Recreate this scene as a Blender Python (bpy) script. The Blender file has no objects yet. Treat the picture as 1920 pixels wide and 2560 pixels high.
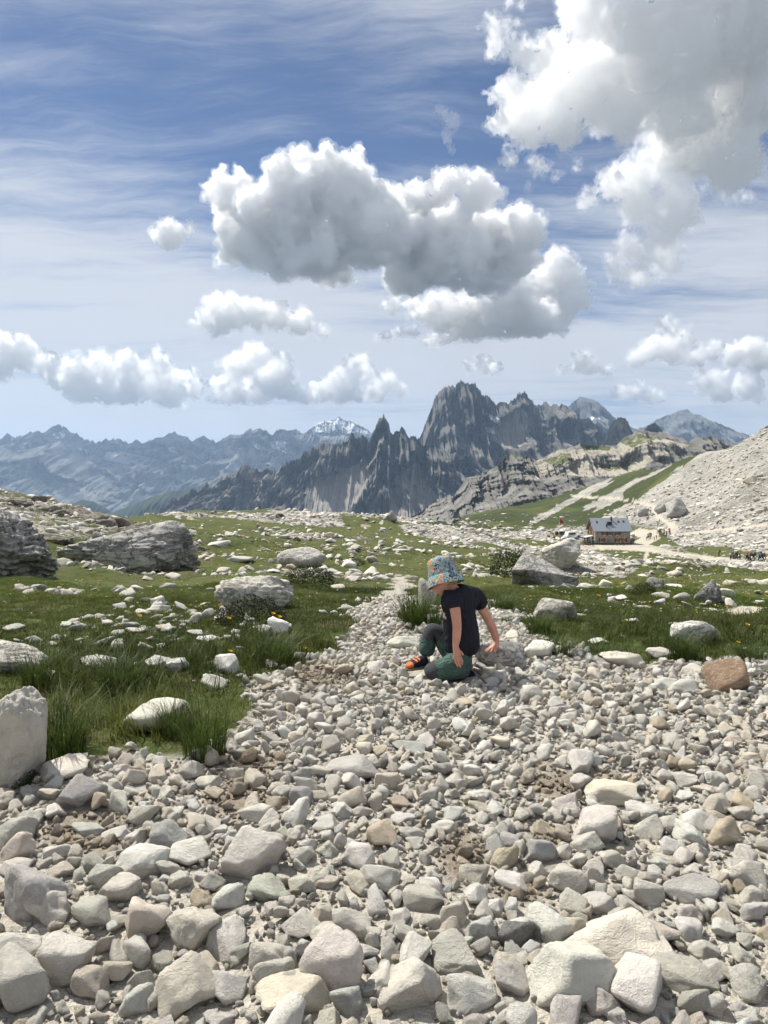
import bpy, bmesh, math, random
import numpy as np
from mathutils import Vector, Matrix, Euler

PI = math.pi
sc = bpy.context.scene
COL = sc.collection

# ------------------------------------------------------------------ camera
F = 1828.0                      # focal length in photograph pixels (1920 x 2560)
CAMZ = 1.2
PIT = -math.atan(90 / F)        # the horizon lies 90 px above the middle of the frame
cam = bpy.data.cameras.new('Camera')
cam_o = bpy.data.objects.new('Camera', cam)
COL.objects.link(cam_o)
cam.sensor_fit = 'VERTICAL'
cam.sensor_height = 24
cam.lens = 24 * F / 2560
cam.clip_start = 0.05
cam.clip_end = 120000
cam_o.location = (0, 0, CAMZ)
cam_o.rotation_euler = (PI / 2 + PIT, 0, 0)
sc.camera = cam_o

# ------------------------------------------------------------------ world, sun, exposure
SUN_EL = math.radians(55)
SUN_AZ = math.radians(-46)      # ahead of the camera and to its left
SUN_DIR = Vector((math.sin(SUN_AZ) * math.cos(SUN_EL), math.cos(SUN_AZ) * math.cos(SUN_EL), math.sin(SUN_EL)))


class NT:
    """small helper that writes node trees"""
    def __init__(s, tree):
        s.t = tree
    def n(s, kind, **kw):
        nd = s.t.nodes.new(kind)
        for k, v in kw.items():
            setattr(nd, k, v)
        return nd
    def put(s, sock, v):
        if hasattr(v, 'is_output'):
            s.t.links.new(v, sock)
        elif v is not None:
            if isinstance(v, (tuple, list)) and len(v) == 3 and len(sock.default_value) == 4:
                v = (*v, 1)
            sock.default_value = v
    def math(s, op, a, b=None, c=None, clamp=False):
        nd = s.n('ShaderNodeMath', operation=op, use_clamp=clamp)
        s.put(nd.inputs[0], a); s.put(nd.inputs[1], b); s.put(nd.inputs[2], c)
        return nd.outputs[0]
    def vmath(s, op, a, b=None, scale=None):
        nd = s.n('ShaderNodeVectorMath', operation=op)
        s.put(nd.inputs[0], a); s.put(nd.inputs[1], b)
        if scale is not None: s.put(nd.inputs['Scale'], scale)
        return nd.outputs['Value'] if op in ('LENGTH', 'DOT_PRODUCT') else nd.outputs[0]
    def mix(s, f, a, b, mode='MIX'):
        nd = s.n('ShaderNodeMix', data_type='RGBA', blend_type=mode)
        s.put(nd.inputs[0], f); s.put(nd.inputs[6], a); s.put(nd.inputs[7], b)
        return nd.outputs[2]
    def ramp(s, f, lo, hi, a=0.0, b=1.0):
        nd = s.n('ShaderNodeMapRange', interpolation_type='SMOOTHSTEP')
        s.put(nd.inputs[0], f)
        for i, v in enumerate((lo, hi, a, b)): s.put(nd.inputs[i + 1], v)
        return nd.outputs[0]
    def noise(s, vec, scale, detail=4, rough=.55, dist=0, out=0):
        nd = s.n('ShaderNodeTexNoise')
        s.put(nd.inputs['Vector'], vec); s.put(nd.inputs['Scale'], scale); s.put(nd.inputs['Detail'], detail)
        s.put(nd.inputs['Roughness'], rough); s.put(nd.inputs['Distortion'], dist)
        return nd.outputs[out]
    def voro(s, vec, scale, feature='F1', out='Distance', rand=1.0):
        nd = s.n('ShaderNodeTexVoronoi', feature=feature)
        s.put(nd.inputs['Vector'], vec); s.put(nd.inputs['Scale'], scale); s.put(nd.inputs['Randomness'], rand)
        return nd.outputs[out]
    def mapping(s, vec, scale=(1, 1, 1), rot=(0, 0, 0), loc=(0, 0, 0)):
        nd = s.n('ShaderNodeMapping')
        s.put(nd.inputs[0], vec); s.put(nd.inputs['Scale'], scale); s.put(nd.inputs['Rotation'], rot); s.put(nd.inputs['Location'], loc)
        return nd.outputs[0]
    def coord(s, out='Object'):
        return s.n('ShaderNodeTexCoord').outputs[out]
    def attr(s, name, out='Color', kind='GEOMETRY'):
        nd = s.n('ShaderNodeAttribute', attribute_name=name, attribute_type=kind)
        return nd.outputs[out]
    def sep(s, v):
        nd = s.n('ShaderNodeSeparateXYZ'); s.put(nd.inputs[0], v); return nd.outputs
    def comb(s, x, y, z):
        nd = s.n('ShaderNodeCombineXYZ')
        s.put(nd.inputs[0], x); s.put(nd.inputs[1], y); s.put(nd.inputs[2], z); return nd.outputs[0]
    def bump(s, h, strength=.4, dist=.02, normal=None):
        nd = s.n('ShaderNodeBump')
        s.put(nd.inputs['Height'], h); s.put(nd.inputs['Strength'], strength); s.put(nd.inputs['Distance'], dist)
        if normal is not None: s.put(nd.inputs['Normal'], normal)
        return nd.outputs[0]


world = bpy.data.worlds.new('World')
sc.world = world
world.use_nodes = True
wn = NT(world.node_tree)
bg = world.node_tree.nodes['Background']
sky = wn.n('ShaderNodeTexSky', sky_type='NISHITA', sun_disc=False, sun_elevation=SUN_EL, sun_rotation=SUN_AZ,
           altitude=2350, air_density=1.0, dust_density=0.5, ozone_density=1.0)
# thin high cirrus: a layer at constant height, streaked along one wind direction, over the whole sky
wd = wn.sep(wn.coord('Generated'))
wz = wn.math('ADD', wn.math('MAXIMUM', wd[2], 0.0), 0.10)
plane = wn.comb(wn.math('DIVIDE', wd[0], wz), wn.math('DIVIDE', wd[1], wz), 0.0)
warp = wn.vmath('SCALE', wn.vmath('SUBTRACT', wn.noise(plane, 0.9, 4, .6, out=1), (.5, .5, .5)), scale=.5)
pl2 = wn.vmath('ADD', plane, warp)
c1 = wn.noise(wn.mapping(pl2, (.42, 1.25, 1), (0, 0, .22), (3.1, 1.7, 0)), 1.0, 9, .62)
c2 = wn.noise(wn.mapping(pl2, (.9, 4.0, 1), (0, 0, .30), (7.3, 2.2, 0)), 1.0, 9, .68)
broad = wn.noise(wn.mapping(plane, (.3, .42, 1), (0, 0, 0), (1.2, 5.4, 0)), 1.0, 3, .5)
ci = wn.math('ADD', wn.math('MULTIPLY', c1, .62), wn.math('MULTIPLY', c2, .38))
ci = wn.math('ADD', ci, wn.math('MULTIPLY', wn.math('SUBTRACT', broad, .5), .75))
lowsky = wn.ramp(wd[2], .42, .12, 0, .155)
cirrus = wn.ramp(wn.math('ADD', ci, lowsky), .355, .615, 0, .92)
skyc = wn.mix(1.0, sky.outputs[0], (.88, .97, 1.14), 'MULTIPLY')
skyc = wn.mix(cirrus, skyc, (9.8, 10.2, 10.9))
world.node_tree.links.new(skyc, bg.inputs[0])
bg.inputs[1].default_value = 0.054
world.cycles.sampling_method = 'MANUAL'
world.cycles.sample_map_resolution = 512

sun = bpy.data.lights.new('Sun', 'SUN')
sun_o = bpy.data.objects.new('Sun', sun)
COL.objects.link(sun_o)
sun.energy = 5.0
sun.angle = math.radians(0.53)
sun.color = (1.0, .955, .855)
sun_o.rotation_euler = SUN_DIR.to_track_quat('Z', 'Y').to_euler()
sun_o.location = (-40, 30, 80)

sc.view_settings.view_transform = 'Standard'
sc.view_settings.look = 'None'
sc.view_settings.exposure = 0.42
sc.view_settings.gamma = 1.0
sc.cycles.use_denoising = True
sc.cycles.use_adaptive_sampling = True
sc.cycles.adaptive_threshold = 0.05
sc.cycles.max_bounces = 26
sc.cycles.diffuse_bounces = 2
sc.cycles.glossy_bounces = 2
sc.cycles.volume_bounces = 18
sc.cycles.transparent_max_bounces = 8
sc.cycles.caustics_reflective = False
sc.cycles.caustics_refractive = False

# ------------------------------------------------------------------ helpers
rng = np.random.default_rng(11)
rnd = random.Random(7)


def ray(px, py):
    x = (px - 960) / F
    y = -(py - 1280) / F
    return np.array((x, math.cos(PIT) - y * math.sin(PIT), math.sin(PIT) + y * math.cos(PIT)))


def at(px, py, d):
    """the point of the place seen at a photograph pixel, d metres ahead"""
    r = ray(px, py)
    return np.array((0, 0, CAMZ)) + r * (d / r[1])


def project(x, y, z):
    """photograph pixel of points of the place (arrays)"""
    dz = z - CAMZ
    fwd = y * math.cos(PIT) + dz * math.sin(PIT)
    up = -y * math.sin(PIT) + dz * math.cos(PIT)
    fwd = np.maximum(fwd, 1e-3)
    return 960 + x / fwd * F, 1280 - up / fwd * F


def zrow(py, d):
    """height of the ground seen at row py, d metres ahead"""
    return at(960, py, d)[2]


def _hash(ix, iy, iz, seed):
    with np.errstate(over='ignore'):
        h = (ix.astype(np.uint32) * np.uint32(374761393) + iy.astype(np.uint32) * np.uint32(668265263)
             + iz.astype(np.uint32) * np.uint32(2246822519) + np.uint32(seed * 3266489 + 12345))
        h = (h ^ (h >> np.uint32(13))) * np.uint32(1274126177)
        h = h ^ (h >> np.uint32(16))
    return h.astype(np.float64) / 4294967295.0


def vnoise(x, y, z=None, seed=0):
    """value noise in 0..1"""
    x = np.asarray(x, float); y = np.asarray(y, float)
    ix = np.floor(x).astype(np.int64); iy = np.floor(y).astype(np.int64)
    fx = x - ix; fy = y - iy
    fx = fx * fx * fx * (fx * (fx * 6 - 15) + 10); fy = fy * fy * fy * (fy * (fy * 6 - 15) + 10)
    if z is None:
        o = np.zeros_like(ix)
        a = _hash(ix, iy, o, seed); b = _hash(ix + 1, iy, o, seed); c = _hash(ix, iy + 1, o, seed); d = _hash(ix + 1, iy + 1, o, seed)
        return (a * (1 - fx) + b * fx) * (1 - fy) + (c * (1 - fx) + d * fx) * fy
    z = np.asarray(z, float); iz = np.floor(z).astype(np.int64); fz = z - iz; fz = fz * fz * (3 - 2 * fz)
    def lay(k):
        a = _hash(ix, iy, k, seed); b = _hash(ix + 1, iy, k, seed); c = _hash(ix, iy + 1, k, seed); d = _hash(ix + 1, iy + 1, k, seed)
        return (a * (1 - fx) + b * fx) * (1 - fy) + (c * (1 - fx) + d * fx) * fy
    return lay(iz) * (1 - fz) + lay(iz + 1) * fz


def fbm(x, y, z=None, octv=4, seed=0, gain=.5):
    s = 0; a = 1; t = 0; f = 1.0
    for i in range(octv):
        s = s + a * vnoise(x * f + i * 17.3, y * f - i * 9.1, None if z is None else z * f + i * 4.7, seed + i)
        t += a; a *= gain; f *= 2.03
    return s / t


def ridged(x, y, z=None, octv=4, seed=0, gain=.55):
    s = 0; a = 1; t = 0; f = 1.0
    for i in range(octv):
        n = vnoise(x * f + i * 7.3, y * f - i * 3.1, None if z is None else z * f + i * 2.7, seed + i)
        s = s + a * (1 - np.abs(2 * n - 1)); t += a; a *= gain; f *= 2.1
    return s / t


def smooth(a, b, x):
    t = np.clip((x - a) / (b - a), 0, 1)
    return t * t * (3 - 2 * t)


def inpoly(px, py, poly):
    px = np.asarray(px, float); py = np.asarray(py, float)
    r = np.zeros(px.shape, bool)
    n = len(poly)
    for i in range(n):
        x0, y0 = poly[i]; x1, y1 = poly[(i + 1) % n]
        if y0 == y1: continue
        c = ((y0 > py) != (y1 > py)) & (px < (x1 - x0) * (py - y0) / (y1 - y0) + x0)
        r ^= c
    return r


def mesh_np(name, V, Fc, smooth_sh=True):
    """mesh from numpy arrays; Fc (n,3) or (n,4)"""
    V = np.asarray(V, np.float32); Fc = np.asarray(Fc, np.int32)
    me = bpy.data.meshes.new(name)
    k = Fc.shape[1]
    me.vertices.add(len(V)); me.vertices.foreach_set('co', V.ravel())
    me.loops.add(Fc.size); me.loops.foreach_set('vertex_index', Fc.ravel())
    me.polygons.add(len(Fc)); me.polygons.foreach_set('loop_start', np.arange(0, Fc.size, k, dtype=np.int32))
    me.polygons.foreach_set('use_smooth', np.full(len(Fc), smooth_sh))
    me.update(calc_edges=True)
    return me


def add_attr(me, name, arr, kind='FLOAT_COLOR', dom='POINT'):
    a = me.attributes.new(name, kind, dom)
    if kind == 'FLOAT_COLOR':
        c = np.ones((len(arr), 4), np.float32); c[:, :arr.shape[1]] = arr; a.data.foreach_set('color', c.ravel())
    elif kind == 'FLOAT_VECTOR':
        a.data.foreach_set('vector', np.asarray(arr, np.float32).ravel())
    else:
        a.data.foreach_set('value', np.asarray(arr))


def link(name, me, mat=None, parent=None):
    o = bpy.data.objects.new(name, me)
    COL.objects.link(o)
    if mat is not None and me is not None and not me.materials: me.materials.append(mat)
    if parent is not None: o.parent = parent
    return o


def tag(o, label=None, cat=None, group=None, kind=None):
    if label: o['label'] = label
    if cat: o['category'] = cat
    if group: o['group'] = group
    if kind: o['kind'] = kind
    return o


def empty(name, loc=(0, 0, 0), rz=0):
    o = bpy.data.objects.new(name, None)
    COL.objects.link(o); o.location = loc; o.rotation_euler = (0, 0, rz)
    return o


def grid_faces(nr, nc):
    i = np.arange(nr - 1)[:, None] * nc + np.arange(nc - 1)[None, :]
    return np.stack([i, i + 1, i + nc + 1, i + nc], -1).reshape(-1, 4)


def new_mat(name):
    m = bpy.data.materials.new(name); m.use_nodes = True
    t = NT(m.node_tree); b = m.node_tree.nodes['Principled BSDF']
    b.inputs['Specular IOR Level'].default_value = .2
    return m, t, b


# ------------------------------------------------------------------ terrain
Z = lambda v: ('z', v)
PROF = {   # column of the photograph -> (metres ahead, row there or height)
    -700: [(6, Z(.25)), (13, Z(.5)), (25, Z(1.5)), (48, Z(4.5)), (70, Z(5)), (120, Z(-5)), (250, Z(-60))],
    -200: [(6, 1550), (9, 1478), (13, 1425), (18, 1370), (25, 1308), (35, 1252), (48, 1216), (62, Z(-1)), (100, Z(-18)), (220, Z(-70))],
    0: [(6, 1556), (9, 1490), (13, 1440), (18, 1390), (25, 1333), (35, 1275), (48, 1234), (60, Z(-2)), (100, Z(-18)), (220, Z(-70))],
    170: [(6, 1556), (9, 1492), (13, 1456), (18, 1405), (25, 1350), (35, 1298), (48, 1262), (60, Z(-3)), (100, Z(-18)), (220, Z(-70))],
    330: [(6, 1556), (9, 1495), (13, 1462), (18, 1418), (25, 1372), (35, 1335), (50, 1308), (70, 1294), (105, 1282), (150, Z(-10)), (300, Z(-70))],
    480: [(6, 1556), (10, 1490), (16, 1440), (25, 1397), (40, 1354), (65, 1320), (100, 1292), (140, 1279), (180, Z(-11)), (300, Z(-70))],
    700: [(6, 1556), (10, 1487), (16, 1445), (25, 1407), (40, 1373), (65, 1338), (100, 1307), (150, 1285), (190, Z(-11)), (320, Z(-70))],
    960: [(6, 1556), (10, 1492), (16, 1450), (25, 1415), (40, 1386), (65, 1354), (100, 1327), (160, 1300), (205, Z(-14)), (350, Z(-70))],
    1150: [(6, 1556), (10, 1497), (16, 1455), (25, 1422), (40, 1397), (65, 1370), (110, 1345), (180, 1321), (250, 1309), (360, 1303), (600, 1288), (700, Z(-60)), (900, Z(-110))],
    1300: [(6, 1556), (10, 1502), (16, 1460), (25, 1432), (40, 1413), (65, 1396), (110, 1374), (180, 1351), (240, 1340), (320, 1317), (430, 1291), (560, 1266), (680, Z(-40)), (900, Z(-110))],
    1480: [(6, 1556), (10, 1507), (16, 1463), (25, 1436), (40, 1421), (80, 1399), (150, 1378), (240, 1362), (300, 1336), (400, 1291), (520, 1243), (600, 1216), (700, Z(-30)), (900, Z(-110))],
    1600: [(6, 1556), (10, 1509), (16, 1465), (25, 1438), (40, 1424), (80, 1403), (150, 1384), (240, 1362), (300, 1325), (360, 1290), (420, 1256), (500, 1205), (580, 1166), (700, Z(-10)), (900, Z(-90))],
    1750: [(6, 1556), (10, 1511), (16, 1467), (25, 1441), (40, 1427), (80, 1410), (150, 1390), (225, 1373), (262, 1345), (300, 1300), (350, 1238), (420, 1165), (480, 1119), (600, Z(-10)), (900, Z(-90))],
    1920: [(6, 1556), (10, 1513), (16, 1470), (25, 1444), (40, 1430), (80, 1414), (140, 1400), (190, 1377), (225, 1325), (262, 1255), (300, 1180), (340, 1112), (380, 1057), (460, Z(22)), (900, Z(-60))],
    2400: [(6, 1556), (10, 1515), (16, 1470), (25, 1440), (40, 1420), (80, 1390), (140, 1330), (190, 1220), (225, 1120), (262, 1020), (300, 940), (340, 880), (400, 840), (500, Z(60)), (900, Z(20))],
}
ND = 420
LD = np.linspace(math.log(.5), math.log(950), ND)
cols = sorted(PROF)
tab = np.zeros((len(cols), ND))
for i, c in enumerate(cols):
    dd = [0.5, 3.5, 4.6]; zz = [0, 0, 0]
    for d, v in PROF[c]:
        dd.append(d); zz.append(v[1] if isinstance(v, tuple) else zrow(v, d))
    if dd[-1] < 940: dd.append(950); zz.append(zz[-1] - (950 - dd[-2]) * .12)
    tab[i] = np.interp(LD, np.log(dd), zz)
ker = np.exp(-np.linspace(-2, 2, 13) ** 2); ker /= ker.sum()
tab = np.array([np.convolve(np.pad(r, 6, mode='edge'), ker, 'valid') for r in tab])
NS = 600
SS = np.linspace(-1.1, 1.1, NS)
scol = (np.array(cols) - 960) / F
fine = np.array([np.interp(SS, scol, tab[:, j]) for j in range(ND)]).T
ker = np.exp(-np.linspace(-2, 2, 25) ** 2); ker /= ker.sum()
fine = np.array([np.convolve(np.pad(fine[:, j], 12, mode='edge'), ker, 'valid') for j in range(ND)]).T
HOUSE = at(1531, 1361, 245); HOUSE_Z = float(HOUSE[2])


def gz(x, y, rough=True):
    """height of the ground"""
    x = np.asarray(x, float); y = np.asarray(y, float)
    yy = np.maximum(y, .55)
    s = np.clip(x / np.maximum(yy, 2.0), -1.099, 1.099)
    ld = np.clip(np.log(yy), LD[0], LD[-1] - 1e-6)
    a = (s + 1.1) / 2.2 * (NS - 1); b = (ld - LD[0]) / (LD[-1] - LD[0]) * (ND - 1)
    i = np.clip(a.astype(int), 0, NS - 2); j = np.clip(b.astype(int), 0, ND - 2)
    fa = a - i; fb = b - j
    z = (fine[i, j] * (1 - fa) + fine[i + 1, j] * fa) * (1 - fb) + (fine[i, j + 1] * (1 - fa) + fine[i + 1, j + 1] * fa) * fb
    if rough:
        z = z + (fbm(x * 1.9, y * 1.9, octv=3, seed=3) - .5) * .07
        z = z + (fbm(x * .45, y * .45, octv=3, seed=5) - .5) * .46 * smooth(5.5, 12, y)
        z = z + (fbm(x * .12, y * .12, octv=4, seed=6) - .5) * 1.5 * smooth(14, 40, y)
        z = z + (fbm(x * .03, y * .03, octv=5, seed=8) - .5) * 4.5 * smooth(60, 160, y) * smooth(0, 30, np.hypot(x - HOUSE[0], y - HOUSE[1] - 6) - 14)
        z = z + (ridged(x * .02, y * .02, octv=5, seed=9) - .5) * 7 * smooth(300, 420, y)
    hb = smooth(30, 12, np.hypot((x - HOUSE[0] - 3) * .7, y - HOUSE[1] - 4))
    return z * (1 - hb) + HOUSE_Z * hb


_hd = np.exp(np.linspace(math.log(1.0), math.log(900), 4000))


def hit(px, py):
    """ground point seen at a photograph pixel"""
    r = ray(px, py); r = r / r[1]
    g = gz(r[0] * _hd, _hd)
    below = np.nonzero(CAMZ + r[2] * _hd < g)[0]
    d = _hd[below[0]] if len(below) else _hd[-1]
    return np.array((r[0] * d, d, float(gz(r[0] * d, d))))


GRAVEL = [(-900, 3500), (-900, 2040), (60, 1985), (190, 1905), (330, 1868), (420, 1895), (575, 1865), (600, 1770), (585, 1722),
          (650, 1690), (780, 1645), (865, 1620), (850, 1570), (870, 1530), (930, 1500), (975, 1470), (992, 1440), (1020, 1440),
          (1030, 1480), (1040, 1512), (1005, 1560), (1060, 1588), (1130, 1522), (1210, 1502), (1300, 1545), (1330, 1572),
          (1400, 1602), (1480, 1625), (1480, 1652), (1560, 1662), (1650, 1645), (1780, 1648), (1960, 1636), (2700, 1650), (2900, 3500)]
SOIL = [(215, 2075, 150, 85), (620, 2000, 120, 65), (1440, 1955, 150, 38), (1165, 2150, 95, 85), (800, 1690, 110, 38),
        (1400, 2130, 60, 70), (640, 1925, 90, 40), (560, 2250, 60, 55), (1290, 2250, 90, 40)]
DUST = [  # the pale trodden ground round the hut and the tracks, in photograph pixels
    [(1395, 1368), (1470, 1362), (1580, 1362), (1600, 1345), (1560, 1335), (1600, 1322), (1640, 1325), (1650, 1345), (1625, 1362), (1680, 1378),
     (1760, 1388), (1840, 1396), (1930, 1405), (1930, 1412), (1800, 1402), (1700, 1392), (1620, 1380), (1540, 1374), (1470, 1376)],
    [(1630, 1260), (1655, 1262), (1650, 1285), (1665, 1300), (1690, 1308), (1700, 1325), (1680, 1335), (1660, 1325), (1672, 1315), (1645, 1300), (1630, 1280)],
    [(1430, 1237), (1520, 1242), (1600, 1252), (1640, 1262), (1630, 1270), (1570, 1252), (1500, 1248), (1430, 1242)],
    [(1690, 1335), (1800, 1320), (1930, 1308), (1930, 1316), (1800, 1327), (1700, 1341)],
    [(1606, 1415), (1612, 1378), (1622, 1378), (1618, 1415)],
    [(1800, 1530), (1850, 1515), (1905, 1518), (1900, 1535), (1830, 1545)],
]


def covers(x, y, z):
    """ground cover at points: gravel, soil, dust weights and stoniness"""
    px, py = project(x, y, z)
    behind = y < 1.0
    jx = (fbm(x * 3, y * 3, octv=3, seed=21) - .5); jy = (fbm(x * 3, y * 3, octv=3, seed=22) - .5)
    pxs = F / np.maximum(y, 1)
    qx = px + jx * np.minimum(pxs * .42, 120); qy = py + jy * np.minimum(pxs * .18, 60)
    g = inpoly(qx, qy, GRAVEL) | behind
    soil = np.zeros(x.shape)
    for cx, cy, rx, ry in SOIL:
        soil = np.maximum(soil, .85 * smooth(1.35, .25, np.hypot((qx - cx) / rx, (qy - cy) / ry)))
    dust = np.zeros(x.shape)
    fx_ = fbm(x * .10, y * .10, octv=2, seed=23) - .5; fy_ = fbm(x * .10, y * .10, octv=2, seed=24) - .5
    for i, p in enumerate(DUST):
        dust = np.maximum(dust, inpoly(px + fx_ * 9, py + fy_ * 2.5, p) * 1.0)
    return g.astype(float), soil * g, dust, px, py


def stoniness(x, y, px, py):
    """how much broken rock lies on the ground beyond the meadow"""
    st = fbm(x * .06, y * .06, octv=4, seed=31)
    s = smooth(.46, .60, st) * .60
    s = np.maximum(s, smooth(60, 0, np.abs(py - (1290 + (px - 650) * .05)) - 28) * smooth(600, 760, px) * smooth(1560, 1380, px) * smooth(.36, .52, st) * .95)
    s = np.maximum(s, inpoly(px, py, [(1330, 1430), (1400, 1370), (1450, 1360), (1520, 1392), (1600, 1420), (1560, 1445), (1440, 1440)]) * .8)
    slope = inpoly(px, py, [(1500, 1300), (1580, 1262), (1650, 1205), (1740, 1150), (1800, 1090), (1920, 1030), (3000, 700), (3000, 1420), (1920, 1385), (1800, 1365), (1700, 1365), (1640, 1320), (1560, 1315)])
    s = np.maximum(s, slope * (.52 + .48 * smooth(.36, .50, fbm(x * .022, y * .022, octv=4, seed=35))))
    green = inpoly(px, py, [(1030, 1310), (1250, 1270), (1480, 1200), (1560, 1150), (1700, 1110), (1740, 1145), (1660, 1185), (1590, 1250), (1500, 1310), (1300, 1330)])
    str_ = fbm((px * .5 + py) / 16, (px - py * .5) / 150, octv=4, seed=33)
    s = np.where(green, s * .25 + .95 * smooth(.585, .67, str_) * smooth(1250, 1400, px), s)
    return np.clip(s, 0, 1), green * smooth(.30, .48, fbm(x * .03, y * .03, octv=4, seed=36))


sp = np.concatenate([np.linspace(-1.35, -.62, 60)[:-1], np.linspace(-.62, .62, 560), np.linspace(.62, 1.35, 60)[1:]])
rows = np.exp(np.linspace(math.log(4.0), math.log(958.0), 620)) - 8.0
X = sp[None, :] * (rows[:, None] + 8.0) * np.where(rows[:, None] < 60, 1.0, 1.0)
Y = np.repeat(rows[:, None], len(sp), 1)
Zg = gz(X, Y)
Gc, Sc, Dc, PX, PY = covers(X.ravel(), Y.ravel(), Zg.ravel())
Stn, Heath = stoniness(X.ravel(), Y.ravel(), PX, PY)
for _ in range(2):
    Hs = Heath.reshape(X.shape); Hs[1:-1, 1:-1] = (Hs[:-2, 1:-1] + Hs[2:, 1:-1] + Hs[1:-1, :-2] + Hs[1:-1, 2:]) / 4; Heath = Hs.ravel()
me = mesh_np('ground', np.stack([X, Y, Zg], -1).reshape(-1, 3), grid_faces(*X.shape))
add_attr(me, 'cover', np.stack([Gc, Sc, Dc], -1))
add_attr(me, 'stony', np.stack([Stn, Heath, Stn], -1))

m, t, b = new_mat('ground_cover')
cov = t.sep(t.attr('cover'))
stony = t.sep(t.attr('stony'))[0]
pos = t.coord('Object')
n1 = t.noise(pos, .35, 6, .6); n2 = t.noise(pos, 3.1, 6, .65); n3 = t.noise(pos, 28, 4, .6); n0 = t.noise(pos, .045, 5, .6)
grass_c = t.mix(t.ramp(n1, .3, .7), (.036, .060, .012), (.075, .100, .020))
grass_c = t.mix(t.ramp(n2, .35, .75), grass_c, (.105, .100, .036))
grass_c = t.mix(t.ramp(n0, .45, .65, 0, .45), grass_c, (.110, .112, .034))
earth = t.mix(n3, (.060, .040, .026), (.17, .125, .085))
grass_c = t.mix(t.ramp(t.noise(pos, 1.1, 5, .7), .54, .68, 0, .75), grass_c, earth)
heath = t.sep(t.attr('stony'))[1]
grass_c = t.mix(t.math('MULTIPLY', heath, .85), grass_c, t.mix(n0, (.022, .036, .012), (.055, .066, .022)))
# broken pale rock among the grass of the middle distance
vo = t.voro(pos, .8, out='Color'); vd = t.voro(pos, .8)
rockm = t.ramp(t.math('ADD', t.math('MULTIPLY', stony, 1.15), t.math('MULTIPLY', t.math('SUBTRACT', n2, .5), 1.3)), .42, .62)
rock_c = t.mix(t.sep(vo)[0], (.17, .16, .145), (.38, .36, .325))
sx = t.sep(pos)
fall = t.comb(t.math('MULTIPLY', sx[0], .012), t.math('MULTIPLY', t.math('ADD', sx[1], t.math('MULTIPLY', sx[2], .9)), .16), 0.0)
streak = t.noise(fall, 1.0, 6, .6, .6)
rock_c = t.mix(t.ramp(streak, .42, .62, 0, .75), rock_c, (.43, .405, .365))
rock_c = t.mix(t.ramp(n0, .42, .62, 0, .5), rock_c, (.22, .21, .18))
grass_c = t.mix(rockm, grass_c, rock_c)
grav = t.mix(n3, (.26, .235, .195), (.60, .565, .50))
grav = t.mix(t.ramp(n2, .3, .7, 0, .4), grav, (.36, .32, .265))
grav = t.mix(cov[1], grav, t.mix(n3, (.085, .064, .047), (.27, .22, .17)))
dust = t.mix(n2, (.40, .365, .30), (.50, .46, .385))
c = t.mix(cov[0], grass_c, grav)
c = t.mix(cov[2], c, dust)
t.put(b.inputs['Base Color'], c)
b.inputs['Roughness'].default_value = .95
bh = t.math('ADD', t.math('MULTIPLY', n3, .25), t.math('MULTIPLY', n2, 1.0))
bh2 = t.math('MULTIPLY', t.math('MULTIPLY', rockm, t.math('SUBTRACT', 1.0, vd)), 3.0)
t.put(b.inputs['Normal'], t.bump(t.math('ADD', bh, bh2), .8, .12))
ground = tag(link('ground', me, m), kind='structure')

# a wide valley floor far below closes the land under the mountains
va = np.array([(-26000, 900, -760), (26000, 900, -760), (26000, 26000, -760), (-26000, 26000, -760)], float)
mv, t, b = new_mat('valley_forest')
t.put(b.inputs['Base Color'], t.mix(t.noise(t.coord('Object'), .004, 8, .6), (.03, .045, .02), (.07, .085, .04)))
tag(link('valley_floor', mesh_np('valley_floor', va, [[0, 1, 2, 3]]), mv), kind='structure')

# ------------------------------------------------------------------ mountains
def mountain_mat(name, dark, light, scree, green, snow=(.75, .78, .82), gscale=1.0):
    m, t, b = new_mat(name)
    pos = t.coord('Object')
    mk = t.sep(t.attr('mask'))
    st = t.mapping(pos, (.0075 * gscale, .0075 * gscale, .0026 * gscale))
    n1 = t.noise(st, 1.0, 8, .62); n2 = t.noise(pos, .004 * gscale, 8, .6); n3 = t.noise(pos, .03 * gscale, 6, .65)
    strata = t.noise(t.mapping(pos, (.0015 * gscale, .0015 * gscale, .03 * gscale)), 1.0, 6, .6)
    c = t.mix(t.ramp(n1, .32, .66), dark, light)
    c = t.mix(t.ramp(strata, .4, .7, 0, .45), c, dark)
    c = t.mix(t.ramp(n3, .45, .75, 0, .4), c, light)
    sm = t.ramp(t.math('ADD', mk[0], t.math('MULTIPLY', t.math('SUBTRACT', n1, .5), 1.0)), .42, .62)
    c = t.mix(sm, c, t.mix(n2, scree, tuple(min(1, v * 1.25) for v in scree)))
    gm = t.ramp(t.math('ADD', mk[1], t.math('MULTIPLY', t.math('SUBTRACT', n3, .5), 1.0)), .45, .65)
    c = t.mix(gm, c, t.mix(n2, green, tuple(v * 1.6 for v in green)))
    wm = t.ramp(t.math('ADD', mk[2], t.math('MULTIPLY', t.math('SUBTRACT', n3, .5), 1.3)), .48, .56)
    c = t.mix(wm, c, snow)
    t.put(b.inputs['Base Color'], c)
    b.inputs['Roughness'].default_value = .95
    t.put(b.inputs['Normal'], t.bump(t.math('ADD', n1, t.math('MULTIPLY', n3, .4)), .9, 14 / gscale))
    return m


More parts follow.
